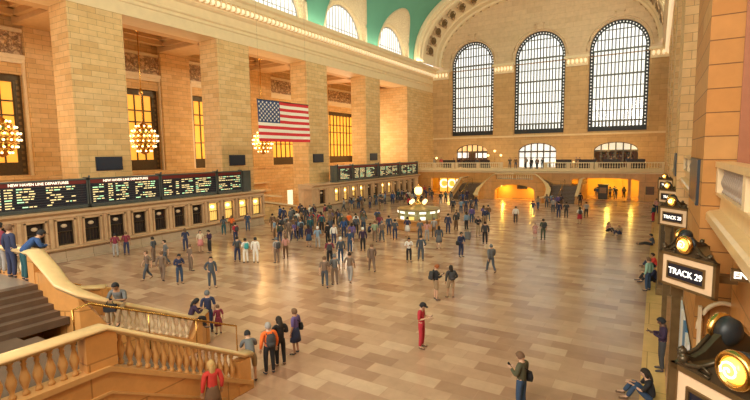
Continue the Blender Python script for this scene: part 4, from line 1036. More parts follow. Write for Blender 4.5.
def pm(pose_name, part):
    key=(pose_name,part)
    if key in _c: return _c[key]
    P=pose(pose_name); V=lambda n:Vector(P[n]); mb=MB(); HM=headM(P)
    if part=='body':
        names=['pelvis','waist','chest','neckb','neck','head','hipL','kneL','ankL','hipR','kneR','ankR','shoL','elbL','wriL','shoR','elbR','wriR','toeL','toeR']
        rad=[(.13,.10),(.115,.085),(.14,.10),(.07,.065),(.052,.055),(.06,.06)]+[(.082,.085),.052,.036]*2+[.052,.038,.026]*2+[.036,.036]
        ix={n:i for i,n in enumerate(names)}
        E=[('pelvis','waist'),('waist','chest'),('chest','neckb'),('neckb','neck'),('neck','head')]
        for k in 'LR': E+=[('pelvis','hip'+k),('hip'+k,'kne'+k),('kne'+k,'ank'+k),('ank'+k,'toe'+k),('neckb','sho'+k),('sho'+k,'elb'+k),('elb'+k,'wri'+k)]
        ch=[([V(n) for n in names],rad,[(ix[a],ix[b]) for a,b in E],0)]
        for k,s in (('L',-1),('R',1)):
            w=V('wri'+k); f=Vector(P['hanf'+k]).normalized()
            side=(Vector((s,0,0))-f*f.dot(Vector((s,0,0)))).normalized() if abs(f.x)<.9 else Vector((0,0,1))
            nrm=f.cross(side).normalized(); acr=nrm.cross(f).normalized()   # across the palm
            if acr.y<0 and abs(f.z)>.6: acr=-acr
            pal=w+f*.05
            ch.append(([w-f*.01,w+f*.03,w+f*.075],[.024,(.036,.022),(.038,.02)],[(0,1),(1,2)],0))
            for q,(off,L) in enumerate(((-.027,.058),(-.009,.072),(.009,.068),(.027,.062))):
                b=w+f*.06+acr*off; cn=nrm*(.012 if s>0 else -.012)
                ch.append(([b,b+f*(.03+L*.3),b+f*(.03+L*.7)+cn,b+f*(.028+L*.95)+cn*2.4],[.009,.0088,.008,.006],[(0,1),(1,2),(2,3)],0))
            b=w+f*.025+acr*.022; ch.append(([b,b+acr*.028+f*.02,b+acr*.036+f*.05],[.011,.0095,.008],[(0,1),(1,2)],0))
        v,F=grow(ch,1); mb.add(v,F,0,True)
        # head: skull, jaw, nose, ears, eyes, mouth
        hv=MB(); hv.sphere((0,0,.0),.1,16,sc=(.80,.98,1.18)); hv.sphere((0,.02,-.055),.07,12,sc=(.84,1.0,.95))
        hv.tube([(0,.088,.015),(0,.112,-.02),(0,.096,-.032)],[.009,.014,.012],6)
        for s in (-1,1): hv.sphere((s*.082,-.005,-.005),.026,8,sc=(.35,.7,1.15)); hv.sphere((s*.032,.088,.012),.011,6,mi=1); 
        hv.sphere((0,.09,-.055),.02,8,mi=2,sc=(1,.4,.3))
        mb.add([HM@Vector(p) for p in hv.v],hv.f,0,True); n=len(hv.f); mb.m[-n:]=hv.m
    elif part in ('top','top long'):
        names=['pelvis','waist','chest','neckb','shoL','elbL','wriL','shoR','elbR','wriR']
        if part=='top':
            for k in 'LR': P['wri'+k]=tuple(V('elb'+k)); P['elb'+k]=tuple(V('sho'+k).lerp(V('elb'+k),.55))
        lo=V('pelvis').lerp(V('waist'),-.75) if pose_name[:3]!='sit' else V('pelvis')
        P['pelvis']=tuple(lo)
        if part=='top long':
            for k in 'LR': P['wri'+k]=tuple(V('elb'+k).lerp(V('wri'+k),.97))
        j=.012 if part=='top long' else .008
        rad=[(.148+j,.118+j),(.128+j,.098+j),(.150+j,.112+j),(.083+j,.078+j)]+[.062+j,.05+j*.8,.036+j*.6]*2
        if part=='top': rad=rad[:4]+[.06+j,.05+j,.045+j]*2
        ix={n:i for i,n in enumerate(names)}
        E=[('pelvis','waist'),('waist','chest'),('chest','neckb')]
        for k in 'LR': E+=[('neckb','sho'+k),('sho'+k,'elb'+k),('elb'+k,'wri'+k)]
        v,F=grow([([V(n) for n in names],rad,[(ix[a],ix[b]) for a,b in E],0)],1); mb.add(v,F,0,True)
    elif part in ('pants','shorts'):
        names=['waist','pelvis','hipL','kneL','ankL','hipR','kneR','ankR']
        P['waist']=tuple(V('pelvis').lerp(V('waist'),.8))
        if part=='shorts':
            for k in 'LR': P['ank'+k]=tuple(V('kne'+k)); P['kne'+k]=tuple(V('hip'+k).lerp(V('kne'+k),.55))
        else:
            for k in 'LR': P['ank'+k]=tuple(V('kne'+k).lerp(V('ank'+k),.97))
        rad=[(.126,.098),(.142,.112)]+([(.096,.098),.071,.056] if part=='pants' else [(.098,.10),.088,.074])*2
        ix={n:i for i,n in enumerate(names)}
        E=[('waist','pelvis')]
        for k in 'LR': E+=[('pelvis','hip'+k),('hip'+k,'kne'+k),('kne'+k,'ank'+k)]
        v,F=grow([([V(n) for n in names],rad,[(ix[a],ix[b]) for a,b in E],1)],1); mb.add(v,F,0,True)
    elif part=='skirt':
        z=P['pelvis'][2]; mb.lathe([(.125,z+.08),(.155,z-.02),(.19,z-.2),(.22,z-.44),(.20,z-.44),(.14,z-.05)],n=16)
        mb.v=[(a,b*.8,c) for a,b,c in mb.v]
    elif part in ('shoeL','shoeR'):
        k=part[-1]; a=V('ank'+k); t=V('toe'+k); d=(t-a); up=Vector((0,0,1))
        dn=Vector((0,0,-.03)) if pose_name!='x' else Vector()
        v,F=grow([([a+Vector((0,0,.02)),a+dn+Vector((0,-.01,0)),a.lerp(t,.55)+Vector((0,0,-.005)),t+d.normalized()*.03],[.046,(.05,.045),(.044,.038),(.038,.026)],[(0,1),(1,2),(2,3)],0)],1); mb.add(v,F,0,True)
    elif part.startswith('hair'):
        kind=part[5:]; hv=MB()
        def shell(r,sc,cut):
            n,m=20,14; vs=[];fs=[]
            for j in range(m+1):
                t=-pi/2+pi*j/m
                for i in range(n): a=2*pi*i/n; vs.append(Vector((r*sc[0]*cos(t)*cos(a),r*sc[1]*cos(t)*sin(a)-.006,r*sc[2]*sin(t)+.006)))
            for j in range(m):
                for i in range(n):
                    f=(j*n+i,j*n+(i+1)%n,(j+1)*n+(i+1)%n,(j+1)*n+i); c=sum((vs[q] for q in f),Vector())/4
                    if cut(c): fs.append(f)
            hv.add(vs,fs,0,True)
        shell(.113,(.83,.97,1.14),lambda c:c.z>.045 or (c.y<.03 and c.z>-.05) if c.y<.06 else c.z>.062)
        if kind=='short': hv.sphere((0,.05,.09),.045,8,sc=(1.3,.9,.5))
        elif kind=='long':
            v,F=grow([([Vector((0,-.05,.03)),Vector((0,-.085,-.06)),Vector((0,-.085,-.17)),Vector((0,-.075,-.27))],[(.085,.06),(.088,.045),(.08,.035),(.05,.022)],[(0,1),(1,2),(2,3)],0)],1); hv.add(v,F,0,True)
            for s in (-1,1): hv.sphere((s*.072,-.01,-.05),.05,8,sc=(.45,.8,1.7))
        elif kind=='cap':
            hv.sphere((0,-.005,.055),.108,14,sc=(.88,1.0,.72)); hv.box(-.06,.06,.07,.17,.04,.052)
        mb.add([HM@Vector(p) for p in hv.v],hv.f,0,True)
    elif part=='backpack':
        c=V('chest').lerp(V('waist'),.35)+Vector((0,-.20,.0)); n=MB()
        v=[];
        n.lathe([(.0,-.2),(.12,-.19),(.15,-.12),(.15,.1),(.11,.19),(0,.21)],n=12); mb.add([Vector((a*.95,b*.62,z))+c for a,b,z in n.v],n.f,0,True)
        n=MB(); n.lathe([(0,-.09),(.09,-.08),(.1,.03),(0,.05)],n=10); mb.add([Vector((a,b*.5,z))+c+Vector((0,-.08,-.08)) for a,b,z in n.v],n.f,0,True)
        for s in (-1,1): mb.tube([c+Vector((s*.09,.05,.17)),V('chest')+Vector((s*.1,0,.165)),V('chest')+Vector((s*.1,.135,.05)),V('waist')+Vector((s*.12,.11,.02)),c+Vector((s*.11,.05,-.12))],.015,6)
    elif part=='shoulderbag':
        c=V('hipR')+Vector((.16,-.02,.10)); n=MB(); n.lathe([(0,-.15),(.11,-.14),(.13,-.02),(.1,.12),(0,.14)],n=12); mb.add([Vector((a*.55,b*1.2,z))+c for a,b,z in n.v],n.f,0,True)
        mb.tube([c+Vector((0,.05,.12)),V('chest')+Vector((.02,.14,.02)),V('shoL')+Vector((.06,.03,.075)),V('chest')+Vector((0,-.13,0)),c+Vector((-.02,-.06,.1))],.013,6)
    elif part=='handbag':
        w=V('wriR'); f=Vector(P['hanfR']).normalized(); c=w+f*.08+Vector((0,0,-.22)); mb.box(c.x-.16,c.x+.16,c.y-.05,c.y+.05,c.z-.12,c.z+.1)
        mb.tube([c+Vector((-.1,0,.1)),c+Vector((-.05,0,.2)),c+Vector((.05,0,.2)),c+Vector((.1,0,.1))],.01,6)
    elif part=='phone':
        c=V('wriR').lerp(V('wriL'),.5)+Vector((0,.09,.035)); M=Matrix.Rotation(-.6,4,'X'); M.translation=c; mb.box(-.036,.036,-.005,.005,-.07,.07,0,M)
    me=mb.mesh(part,[SKINS[0],EYE,LIP] if part=='body' else [EYE]); _c[key]=me; return me
def pchild(root,pose_name,part,name,mat,parent=None,label=None):
    me=pm(pose_name,part); o=bpy.data.objects.new(name,me); COL.objects.link(o); o.parent=parent or root
    o.material_slots[0].link='OBJECT'; o.material_slots[0].material=mat
    if label: o['label']=label
    return o
GROUPS=(('queuing at the farther','people queuing at the farther ticket windows'),('behind the information','people behind the information booth'),('dense crowd','people in the dense crowd'),('far balcony','people on the far balcony'),('near the gap','people near the gap between the ticket rows'),('far left stair','people at the far left stairs'),('far right stair','people at the far right stairs'))
def person(X,Y,Z,rz,ps,top,legs,hair,ex,s,label,k=0):
    g=next((b for a,b in GROUPS if a in label),None)
    t=thing('person',label,'person',(X,Y,Z),R(rz),g); t.scale=(s*1.1,s*1.1,s)
    sk=SKINS[2] if label.startswith('person in dark purple jacket reading') else SKINS[(k*7)%5%2]
    pchild(t,ps,'body','body',sk)
    tc=top.split(); pchild(t,ps,'top long' if len(tc)>1 else 'top','jacket' if len(tc)>1 else 'shirt',cloth(tc[0]))
    lc,lk=legs.split()
    if lk=='skirt' and ps[:3]!='sit': pchild(t,ps,'skirt','skirt',cloth(lc))
    elif lk=='shorts': pchild(t,ps,'shorts','shorts',cloth(lc))
    else: pchild(t,ps,'pants','trousers',cloth(lc))
    for q in 'LR': pchild(t,ps,'shoe'+q,'shoe',cloth('charcoal' if k%3 else 'brown'))
    hk,hc=hair.split('_')
    if hk!='bald': pchild(t,ps,'hair '+hk,'cap' if hk=='cap' else 'hair',cloth(hc) if hc in PC else cloth('dark'))
    else: pchild(t,ps,'hair short','hair',cloth('lgrey'))
    for e in ex.split():
        if e in('backpack','bag_back','backstrap'): pchild(t,ps,'backpack','backpack',cloth('charcoal'))
        elif e=='backpack_teal': pchild(t,ps,'backpack','backpack',cloth('teal'))
        elif e=='shoulderbag': pchild(t,ps,'shoulderbag','shoulder_bag',cloth('black'))
        elif e=='handbag': pchild(t,ps,'handbag','handbag',cloth('black'))
    if ps in('phone','sit_edge') : pchild(t,ps,'phone','phone',cloth('black'))
    return t
PEOPLE=[
(-6.96, 14.42, 0.0, 276, 'phone', 'crimson', 'crimson pants', 'cap_black', '', 1.0, 'person dressed all in red standing alone, looking down at a phone'),
(-2.84, 11.99, 0.0, 74, 'phone', 'olive long', 'denim pants', 'short_brown', 'shoulderbag', 1.0, 'person in olive jacket and blue jeans with black shoulder bag, alone at the bottom'),
(-8.73, 19.67, 0.0, 314, 'phone', 'black long', 'khaki shorts', 'short_ginger', 'bag_back', 1.02, 'ginger-haired person in black top and khaki shorts showing something to a companion'),
(-8.22, 20.3, 0.0, 42, 'stand2', 'charcoal long', 'khaki shorts', 'long_dark', 'backpack', 0.95, 'person with dark backpack and khaki shorts beside the ginger-haired one'),
(-10.59, 11.78, 0.0, 101, 'stand', 'purple', 'navy skirt', 'short_brown', 'shoulderbag', 0.97, 'person in purple top and dark blue skirt with bag, standing right of the orange jacket'),
(-10.33, 10.23, 0.0, 64, 'stand', 'orange long', 'black pants', 'bald_light', 'backstrap', 1.0, 'person in bright orange jacket and black trousers beside the stair end'),
(-10.41, 10.82, 0.0, 63, 'phone', 'black long', 'black pants', 'long_dark', '', 1.0, 'dark-haired person in black half hidden behind the orange jacket'),
(-10.44, 9.56, 0.0, 57, 'lean', 'grey', 'khaki shorts', 'short_black', '', 0.98, 'person in grey shirt leaning on the end of the near stair parapet'),
(-9.74, 7.55, 0.0, 71, 'stand', 'red long', 'brown skirt', 'long_blond', '', 0.98, 'blond person in red top and brown skirt before the near stair wall'),
(-22.15, 15.42, 0.0, 255, 'phone', 'navy long', 'denim pants', 'short_black', '', 1.0, 'person in navy jacket and jeans reading, alone left of the near stair rail end'),
(-14.9, 11.53, 0.0, 67, 'stand', 'navy', 'navy pants', 'short_grey', '', 1.02, 'person in dark blue shirt seen over the near stair handrail'),
(-14.47, 11.66, 0.0, 70, 'stand', 'maroon', 'maroon skirt', 'short_brown', '', 0.7, 'small child in maroon beside the dark blue shirt at the handrail'),
(-19.94, 15.77, 0.0, 241, 'stand2', 'slate long', 'slate pants', 'short_dark', '', 1.0, 'blurred person in slate coat with dark hair in the open floor behind the near stairs'),
(-23.56, 15.33, 0.0, 36, 'walk', 'taupe long', 'taupe pants', 'short_brown', '', 1.0, 'brown-grey figure walking just left of the person reading'),
(-28.41, 17.93, 0.0, 117, 'stand', 'slate', 'taupe pants', 'short_dark', '', 1.0, 'figure in slate top in front of the ticket windows, left of two grey walkers'),
(-24.53, 15.04, 0.0, 168, 'walk', 'taupe', 'slate pants', 'short_brown', '', 1.0, 'figure in taupe top and slate trousers nearest the stair parapet newel'),
(-26.66, 17.62, 0.0, 156, 'walk', 'grey', 'slate pants', 'short_dark', '', 1.0, 'figure in grey top walking before the fourth dark ticket window'),
(-24.09, 17.57, 0.0, 353, 'stand', 'taupe', 'taupe pants', 'short_brown', '', 0.98, 'taupe figure between the person reading and the slate coat'),
(-32.29, 17.56, 0.0, 61, 'stand', 'maroon', 'lgrey pants', 'short_black', '', 1.0, 'person in maroon top and pale trousers at the ticket ledge'),
(-32.23, 18.31, 0.0, 60, 'stand', 'maroon', 'navy pants', 'short_brown', '', 1.0, 'person in maroon top and navy trousers at the ticket ledge, right of the pale trousers'),
(-29.58, 21.24, 0.0, 74, 'stand', 'navy', 'navy pants', 'long_brown', '', 1.0, 'person all in navy with long brown hair near the dark ticket windows'),
(-28.26, 21.54, 0.0, 252, 'stand', 'cream', 'pink skirt', 'long_dark', '', 0.95, 'person in cream top and pink skirt facing a dark-clad companion'),
(-27.37, 21.62, 0.0, 171, 'phone', 'darkpurple long', 'black pants', 'short_dark', '', 1.0, 'person in dark purple jacket facing the cream top near the ticket windows'),
(-32.53, 27.29, 0.0, 50, 'stand', 'slate', 'darkteal pants', 'long_dark', '', 1.0, 'person in slate at the lit windows of the nearer ticket row'),
(-32.71, 28.35, 0.0, 49, 'stand', 'orange', 'brown pants', 'long_brown', '', 0.95, 'person in orange top at the brightest window of the nearer ticket row'),
(-32.22, 29.81, 0.0, 47, 'stand', 'denim', 'denim pants', 'short_brown', '', 1.0, 'person in blue denim at the last lit window of the nearer ticket row'),
(-28.64, 25.18, 0.0, 78, 'stand', 'crimson', 'navy pants', 'short_dark', 'backpack', 0.98, 'person in crimson top with backpack, left of the two with pale bags'),
(-23.35, 20.62, 0.0, 48, 'stand2', 'slate', 'navy pants', 'short_dark', 'backpack', 1.0, 'leftmost of three standing together behind the slate coat, in navy trousers'),
(-22.66, 20.68, 0.0, 67, 'stand', 'white', 'white pants', 'short_dark', 'backpack_teal', 0.97, 'person in white with a teal backpack, middle of three standing together'),
(-22.07, 20.99, 0.0, 26, 'stand', 'white long', 'white pants', 'short_black', '', 1.0, 'person all in white with black hair, rightmost of three standing together'),
(-29.69, 30.47, 0.0, 64, 'stand', 'brown long', 'brown pants', 'short_dark', '', 1.0, 'brown-clad person alone between the two ticket rows'),
(-25.66, 28.15, 0.0, 42, 'stand', 'taupe long', 'taupe pants', 'short_brown', '', 1.02, 'taupe figure walking in the open floor right of the brown-clad person'),
(-20.84, 21.65, 0.0, 74, 'stand', 'lgrey', 'taupe pants', 'short_grey', 'backpack', 1.0, 'person in pale grey with a backpack, left one of a pair in mid floor'),
(-21.11, 22.8, 0.0, 63, 'stand', 'dustypink', 'brown pants', 'long_brown', '', 0.97, 'person in dusty pink, right one of a pair in mid floor'),
(-32.14, 34.59, 0.0, 43, 'stand', 'navy long', 'navy pants', 'short_black', '', 1.0, 'navy-clad person by the gap between the ticket rows, left of a grey pair'),
(-31.03, 34.41, 0.0, 72, 'stand', 'grey long', 'slate pants', 'short_grey', '', 1.0, 'grey-clad person by the gap, just right of the navy-clad one'),
(-29.22, 33.23, 0.0, 41, 'stand', 'white', 'slate pants', 'short_dark', '', 0.97, 'person in white top near the foot of the pier between the booth rows'),
(-25.07, 28.96, 0.0, 61, 'stand', 'lblue', 'navy pants', 'short_brown', 'backpack', 1.0, 'person in pale blue with backpack, just left of the purple tall figure'),
(-22.32, 26.68, 0.0, 50, 'stand', 'darkpurple long', 'denim skirt', 'long_dark', '', 1.0, 'tall person in dark purple and denim skirt at the left edge of the dense crowd'),
(-21.24, 26.41, 0.0, 39, 'walk', 'lblue', 'lgrey pants', 'cap_white', '', 1.0, 'person in pale blue with white cap at the left edge of the dense crowd'),
(-17.28, 22.64, 0.0, 37, 'stand', 'maroon', 'black pants', 'short_dark', 'backpack', 1.02, 'person in maroon top and black trousers at the front of the dense crowd'),
(-17.14, 23.63, 0.0, 56, 'stand', 'slate long', 'denim pants', 'cap_white', '', 1.0, 'person in slate jacket and white cap at the front of the dense crowd'),
(-18.33, 26.38, 0.0, 5, 'stand', 'denim', 'denim pants', 'short_brown', '', 1.0, 'person in blue denim at the right front of the dense crowd'),
(-17.87, 27.38, 0.0, 43, 'stand', 'darkpurple long', 'black pants', 'cap_white', '', 1.02, 'person in dark purple coat with white cap at the right end of the dense crowd'),
(-20.05, 29.16, 0.0, 34, 'stand', 'purple long', 'navy pants', 'long_dark', '', 0.98, 'person in purple coat beside the white cap at the right end of the dense crowd'),
(-21.08, 28.19, 0.0, 237, 'stand', 'white long', 'navy pants', 'short_brown', '', 0.97, 'person in white hooded top in the middle of the dense crowd'),
(-21.74, 28.29, 0.0, 77, 'stand', 'black long', 'black pants', 'short_dark', '', 1.0, 'black-clad person on the left side of the dense crowd, behind the maroon top'),
(-22.11, 30.98, 0.0, 35, 'stand', 'royal long', 'navy pants', 'long_brown', '', 1.0, 'person in royal blue in the middle of the dense crowd'),
(-23.73, 34.07, 0.0, 65, 'stand', 'orange', 'khaki pants', 'short_brown', '', 1.0, 'person in orange top in the back rows of the dense crowd'),
(-25.63, 32.51, 0.0, 38, 'stand', 'darkteal long', 'black pants', 'short_black', '', 1.0, 'person in dark teal at the back left of the dense crowd'),
(-26.26, 34.71, 0.0, 67, 'stand', 'purple', 'black pants', 'short_brown', '', 1.0, 'person in purple top at the back of the dense crowd'),
(-26.38, 36.0, 0.0, 6, 'stand', 'darkpurple', 'brown pants', 'long_dark', '', 1.0, 'person in dark purple and brown trousers at the back of the dense crowd'),
(-22.86, 33.91, 0.0, 54, 'stand', 'white', 'black pants', 'short_dark', '', 1.0, 'person in white top and black trousers at the back right of the dense crowd'),
(-24.51, 37.63, 0.0, 33, 'stand', 'navy long', 'black pants', 'short_dark', '', 1.0, 'person in navy coat at the back right of the dense crowd'),
(-21.53, 34.0, 0.0, 282, 'sit_floor', 'navy', 'black pants', 'short_dark', '', 1.0, 'person in dark clothes sitting on the floor between the crowd and the information booth'),
(-18.88, 30.68, 0.0, 32, 'walk', 'sage', 'taupe pants', 'short_brown', '', 1.0, 'person in sage green top walking left of the information booth'),
(-18.38, 30.94, 0.0, 41, 'walk', 'taupe', 'slate pants', 'short_grey', '', 1.0, 'taupe-clad person walking beside the sage green top'),
(-20.65, 34.44, 0.0, 31, 'stand', 'maroon', 'navy pants', 'long_brown', '', 1.0, 'person in maroon top just left of the information booth'),
(-19.44, 33.93, 0.0, 50, 'stand', 'denim long', 'navy pants', 'short_dark', '', 1.0, 'person in denim jacket just left of the information booth'),
(-17.87, 32.16, 0.0, 29, 'stand', 'slate', 'navy pants', 'short_dark', '', 1.0, 'person in slate top at the left front of the information booth'),
(-17.59, 33.81, 0.0, 27, 'stand', 'navy', 'white skirt', 'short_dark', '', 1.0, 'person in navy dress top and white skirt in front of the information booth'),
(-13.39, 25.93, 0.0, 217, 'phone', 'white', 'black pants', 'long_black', '', 0.95, 'person in white top and black trousers with long black hair below the booth'),
(-12.83, 26.55, 0.0, 26, 'stand2', 'slate long', 'slate pants', 'short_dark', '', 1.0, 'person in slate jacket and trousers standing right of the white top'),
(-16.07, 33.08, 0.0, 46, 'stand', 'grey', 'slate pants', 'short_brown', '', 1.0, 'person in grey top in front of the centre of the booth'),
(-15.39, 32.95, 0.0, 25, 'stand', 'dustypink', 'lgrey pants', 'long_brown', '', 0.97, 'person in dusty pink top in front of the booth, beside the grey top'),
(-15.43, 34.4, 0.0, 24, 'walk', 'lgrey', 'taupe pants', 'short_grey', '', 1.0, 'person in pale grey top at the right front of the information booth'),
(-13.31, 30.56, 0.0, 34, 'stand', 'slate long', 'grey skirt', 'long_dark', '', 1.0, 'person in long slate coat right of the booth'),
(-15.13, 36.67, 0.0, 2, 'stand', 'navy long', 'navy pants', 'short_dark', '', 1.05, 'tall person in navy coat close to the right side of the booth'),
(-10.97, 28.85, 0.0, 241, 'bag', 'navy long', 'navy pants', 'short_black', 'shoulderbag', 1.0, 'person in navy with a shoulder bag, alone right of centre'),
(-7.95, 25.75, 0.0, 47, 'walk', 'grey long', 'slate pants', 'short_grey', '', 1.0, 'grey-clad person walking alone in the middle of the bright floor'),
(-10.95, 33.87, 0.0, 28, 'stand', 'charcoal long', 'black pants', 'short_dark', '', 1.02, 'person in charcoal standing in front of a companion with suitcase'),
(-12.54, 36.91, 0.0, 219, 'phone', 'black long', 'khaki pants', 'short_brown', '', 1.0, 'person in black beside a grey suitcase'),
(-19.98, 49.91, 0.0, 22, 'stand', 'navy long', 'black pants', 'short_brown', 'backpack', 1.0, 'stocky person in navy with backpack at the foot of the far left stairs'),
(-18.83, 49.47, 0.0, 41, 'stand', 'lblue', 'denim pants', 'short_dark', '', 1.0, 'person in pale blue top at the foot of the far left stairs'),
(-18.63, 50.54, 0.0, 20, 'stand', 'denim', 'navy pants', 'short_dark', '', 1.0, 'person in denim blue at the foot of the far left stairs'),
(-18.42, 51.65, 0.0, 0, 'stand', 'slate', 'navy pants', 'short_brown', '', 1.0, 'person in slate at the foot of the far left stairs'),
(-18.21, 52.79, 0.0, 19, 'stand', 'navy', 'denim pants', 'long_dark', '', 1.0, 'rightmost person of the row at the foot of the far left stairs'),
(-11.54, 45.09, 0.0, 14, 'stand', 'white long', 'black pants', 'short_black', '', 1.0, 'person in white shirt and black trousers alone in front of the glowing arch'),
(-11.29, 51.2, 0.0, 22, 'stand', 'navy', 'lgrey pants', 'short_dark', '', 1.0, 'person in navy top and pale trousers right of the glowing arch'),
(-7.43, 37.52, 0.0, 31, 'stand', 'green', 'green pants', 'short_dark', 'backpack', 1.0, 'person in dark green with backpack beside a small child'),
(-8.17, 38.11, 0.0, 192, 'stand', 'dustypink', 'dustypink skirt', 'short_brown', '', 0.72, 'small child in dusty pink beside the dark green backpack'),
(-9.81, 54.7, 0.0, 20, 'stand', 'lgrey', 'slate pants', 'short_brown', '', 1.0, 'person in pale grey at the foot of the far right stairs'),
(-8.55, 50.8, 0.0, 10, 'stand', 'navy long', 'navy pants', 'short_black', '', 1.02, 'person in full navy at the foot of the far right stairs'),
(-7.86, 51.13, 0.0, 9, 'stand', 'charcoal', 'charcoal pants', 'short_dark', 'backpack', 1.0, 'person in charcoal with backpack near the far right stairs'),
(-6.07, 47.43, 0.0, 17, 'stand', 'white', 'crimson skirt', 'long_dark', 'backpack', 0.97, 'person in white top and crimson skirt with black bag near the lit right passage'),
(-6.05, 52.0, 0.0, 27, 'stand', 'lgrey', 'black pants', 'short_dark', '', 1.0, 'person in pale grey and black trousers right behind the crimson skirt'),
(-8.09, 63.13, 0.0, 7, 'stand', 'black long', 'black pants', 'short_dark', '', 1.0, 'black-clad person at the left edge of the lit right passage'),
(-3.39, 43.72, 0.0, 235, 'sit_floor', 'dustypink', 'black pants', 'long_brown', '', 1.0, 'left one of two people sitting on the floor before the lit right passage'),
(-2.34, 42.62, 0.0, 153, 'sit_floor', 'khaki', 'navy pants', 'long_blond', '', 1.0, 'right one of two people sitting on the floor before the lit right passage'),
(0.39, 16.6, 0.0, 94, 'phone', 'darkpurple long', 'charcoal pants', 'short_black', '', 1.03, 'person in dark purple jacket reading by the right-hand wall'),
(0.12, 14.33, 0.0, 95, 'sit_floor', 'black', 'denim pants', 'long_dark', '', 1.05, 'long-haired person in black vest sitting on the border strip by the right-hand wall'),
(-0.12, 26.05, 0.0, 61, 'stand', 'mint long', 'denim pants', 'short_brown', 'handbag', 1.0, 'person in mint green top and jeans holding a black bag by the right wall'),
(0.19, 27.84, 0.0, 100, 'sit_floor', 'navy', 'black pants', 'short_dark', '', 1.15, 'person in navy sitting against the bronze case behind the mint green top'),
(0.18, 31.45, 0.0, 100, 'sit_floor', 'red', 'navy pants', 'short_dark', '', 1.0, 'person in red sitting by the right wall, beyond the mint green top'),
(0.03, 38.72, 0.0, 95, 'sit_out', 'slate', 'black pants', 'short_black', '', 1.0, 'person in slate sitting with legs stretched by the right wall'),
(-0.05, 51.81, 0.0, 60, 'stand', 'darkteal long', 'crimson pants', 'short_dark', '', 1.0, 'person in dark teal with crimson trousers by the right wall near the small signs'),
(0.19, 58.47, 0.0, 20, 'stand', 'dustypink long', 'navy pants', 'short_brown', '', 1.0, 'person in dusty pink by the farthest gate of the right wall'),
(-14.62, 18.68, 0.0, 38, 'walk', 'taupe', 'slate pants', 'short_brown', '', 1.0, 'left of three walking figures below the dense crowd, in taupe top'),
(-14.49, 19.39, 0.0, 47, 'stand', 'grey', 'taupe pants', 'short_grey', '', 1.0, 'middle of three walking figures below the dense crowd, in grey top'),
(-14.0, 20.09, 0.0, 15, 'walk', 'taupe', 'lgrey pants', 'short_dark', '', 1.0, 'right of three walking figures below the dense crowd, in pale grey trousers'),
(-14.17, 22.65, 0.0, 42, 'walk', 'taupe long', 'taupe pants', 'short_brown', '', 1.0, 'taupe-clad figure walking alone in the floor below the gap left of the booth'),
(-31.23, 63.08, 0, 115, 'stand', 'darkpurple', 'navy pants', 'short_brown', '', 0.98, 'person in dark purple top and navy trousers queuing at the farther ticket windows'),
(-32.25, 54.02, 0, 45, 'stand2', 'lblue', 'khaki pants', 'short_dark', 'backpack', 1.0, 'person in pale blue top and khaki trousers queuing at the farther ticket windows'),
(-32.29, 68.27, 0, 49, 'stand', 'crimson', 'denim pants', 'short_brown', '', 1.01, 'person in crimson top and denim blue trousers queuing at the farther ticket windows'),
(-33.0, 65.31, 0, 92, 'stand', 'darkpurple long', 'denim pants', 'short_grey', '', 0.99, 'person in dark purple top and denim blue trousers queuing at the farther ticket windows'),
(-31.25, 58.93, 0, 110, 'stand', 'charcoal long', 'brown pants', 'short_black', 'backpack', 1.0, 'person in charcoal top and brown trousers queuing at the farther ticket windows'),
(-31.2, 45.46, 0, 47, 'stand2', 'denim', 'khaki pants', 'long_dark', '', 1.04, 'person in denim blue top and khaki trousers queuing at the farther ticket windows'),
(-31.92, 58.56, 0, 85, 'stand2', 'darkteal long', 'slate pants', 'short_dark', 'backpack', 1.01, 'person in dark teal top and slate trousers queuing at the farther ticket windows'),
(-32.92, 48.44, 0, 119, 'stand2', 'lgrey', 'denim pants', 'short_brown', '', 1.01, 'person in pale grey top and denim blue trousers queuing at the farther ticket windows'),
(-32.21, 45.23, 0, 127, 'walk', 'lgrey long', 'slate pants', 'short_dark', '', 1.0, 'person in pale grey top and slate trousers queuing at the farther ticket windows'),
(-31.9, 64.51, 0, 106, 'walk', 'charcoal long', 'black pants', 'long_brown', 'backpack', 0.95, 'person in charcoal top and black trousers queuing at the farther ticket windows'),
(-32.3, 46.75, 0, 104, 'stand2', 'darkpurple', 'khaki pants', 'short_dark', 'backpack', 0.97, 'person in dark purple top and khaki trousers queuing at the farther ticket windows'),
(-32.62, 59.96, 0, 109, 'walk', 'green', 'navy pants', 'short_grey', '', 1.02, 'person in dark green top and navy trousers queuing at the farther ticket windows'),
(-32.97, 53.66, 0, 92, 'stand', 'darkteal', 'brown pants', 'short_dark', 'backpack', 0.95, 'person in dark teal top and brown trousers queuing at the farther ticket windows'),
(-31.88, 47.99, 0, 63, 'stand', 'charcoal', 'denim pants', 'short_dark', 'backpack', 1.01, 'person in charcoal top and denim blue trousers queuing at the farther ticket windows'),
(-31.87, 52.3, 0, 66, 'stand', 'slate', 'denim pants', 'long_dark', '', 0.95, 'person in slate top and denim blue trousers queuing at the farther ticket windows'),
(-32.59, 59.35, 0, 60, 'stand', 'charcoal', 'navy pants', 'long_brown', 'backpack', 1.03, 'person in charcoal top and navy trousers queuing at the farther ticket windows'),
(-31.69, 48.72, 0, 129, 'stand2', 'taupe', 'brown pants', 'long_dark', 'backpack', 0.97, 'person in taupe top and brown trousers queuing at the farther ticket windows'),
(-32.91, 47.56, 0, 83, 'stand', 'grey long', 'denim pants', 'short_grey', '', 0.96, 'person in grey top and denim blue trousers queuing at the farther ticket windows'),
(-32.08, 51.0, 0, 61, 'stand', 'slate', 'navy pants', 'short_black', '', 1.02, 'person in slate top and navy trousers queuing at the farther ticket windows'),
(-31.67, 54.2, 0, 111, 'stand2', 'lblue long', 'navy pants', 'short_dark', '', 0.99, 'person in pale blue top and navy trousers queuing at the farther ticket windows'),
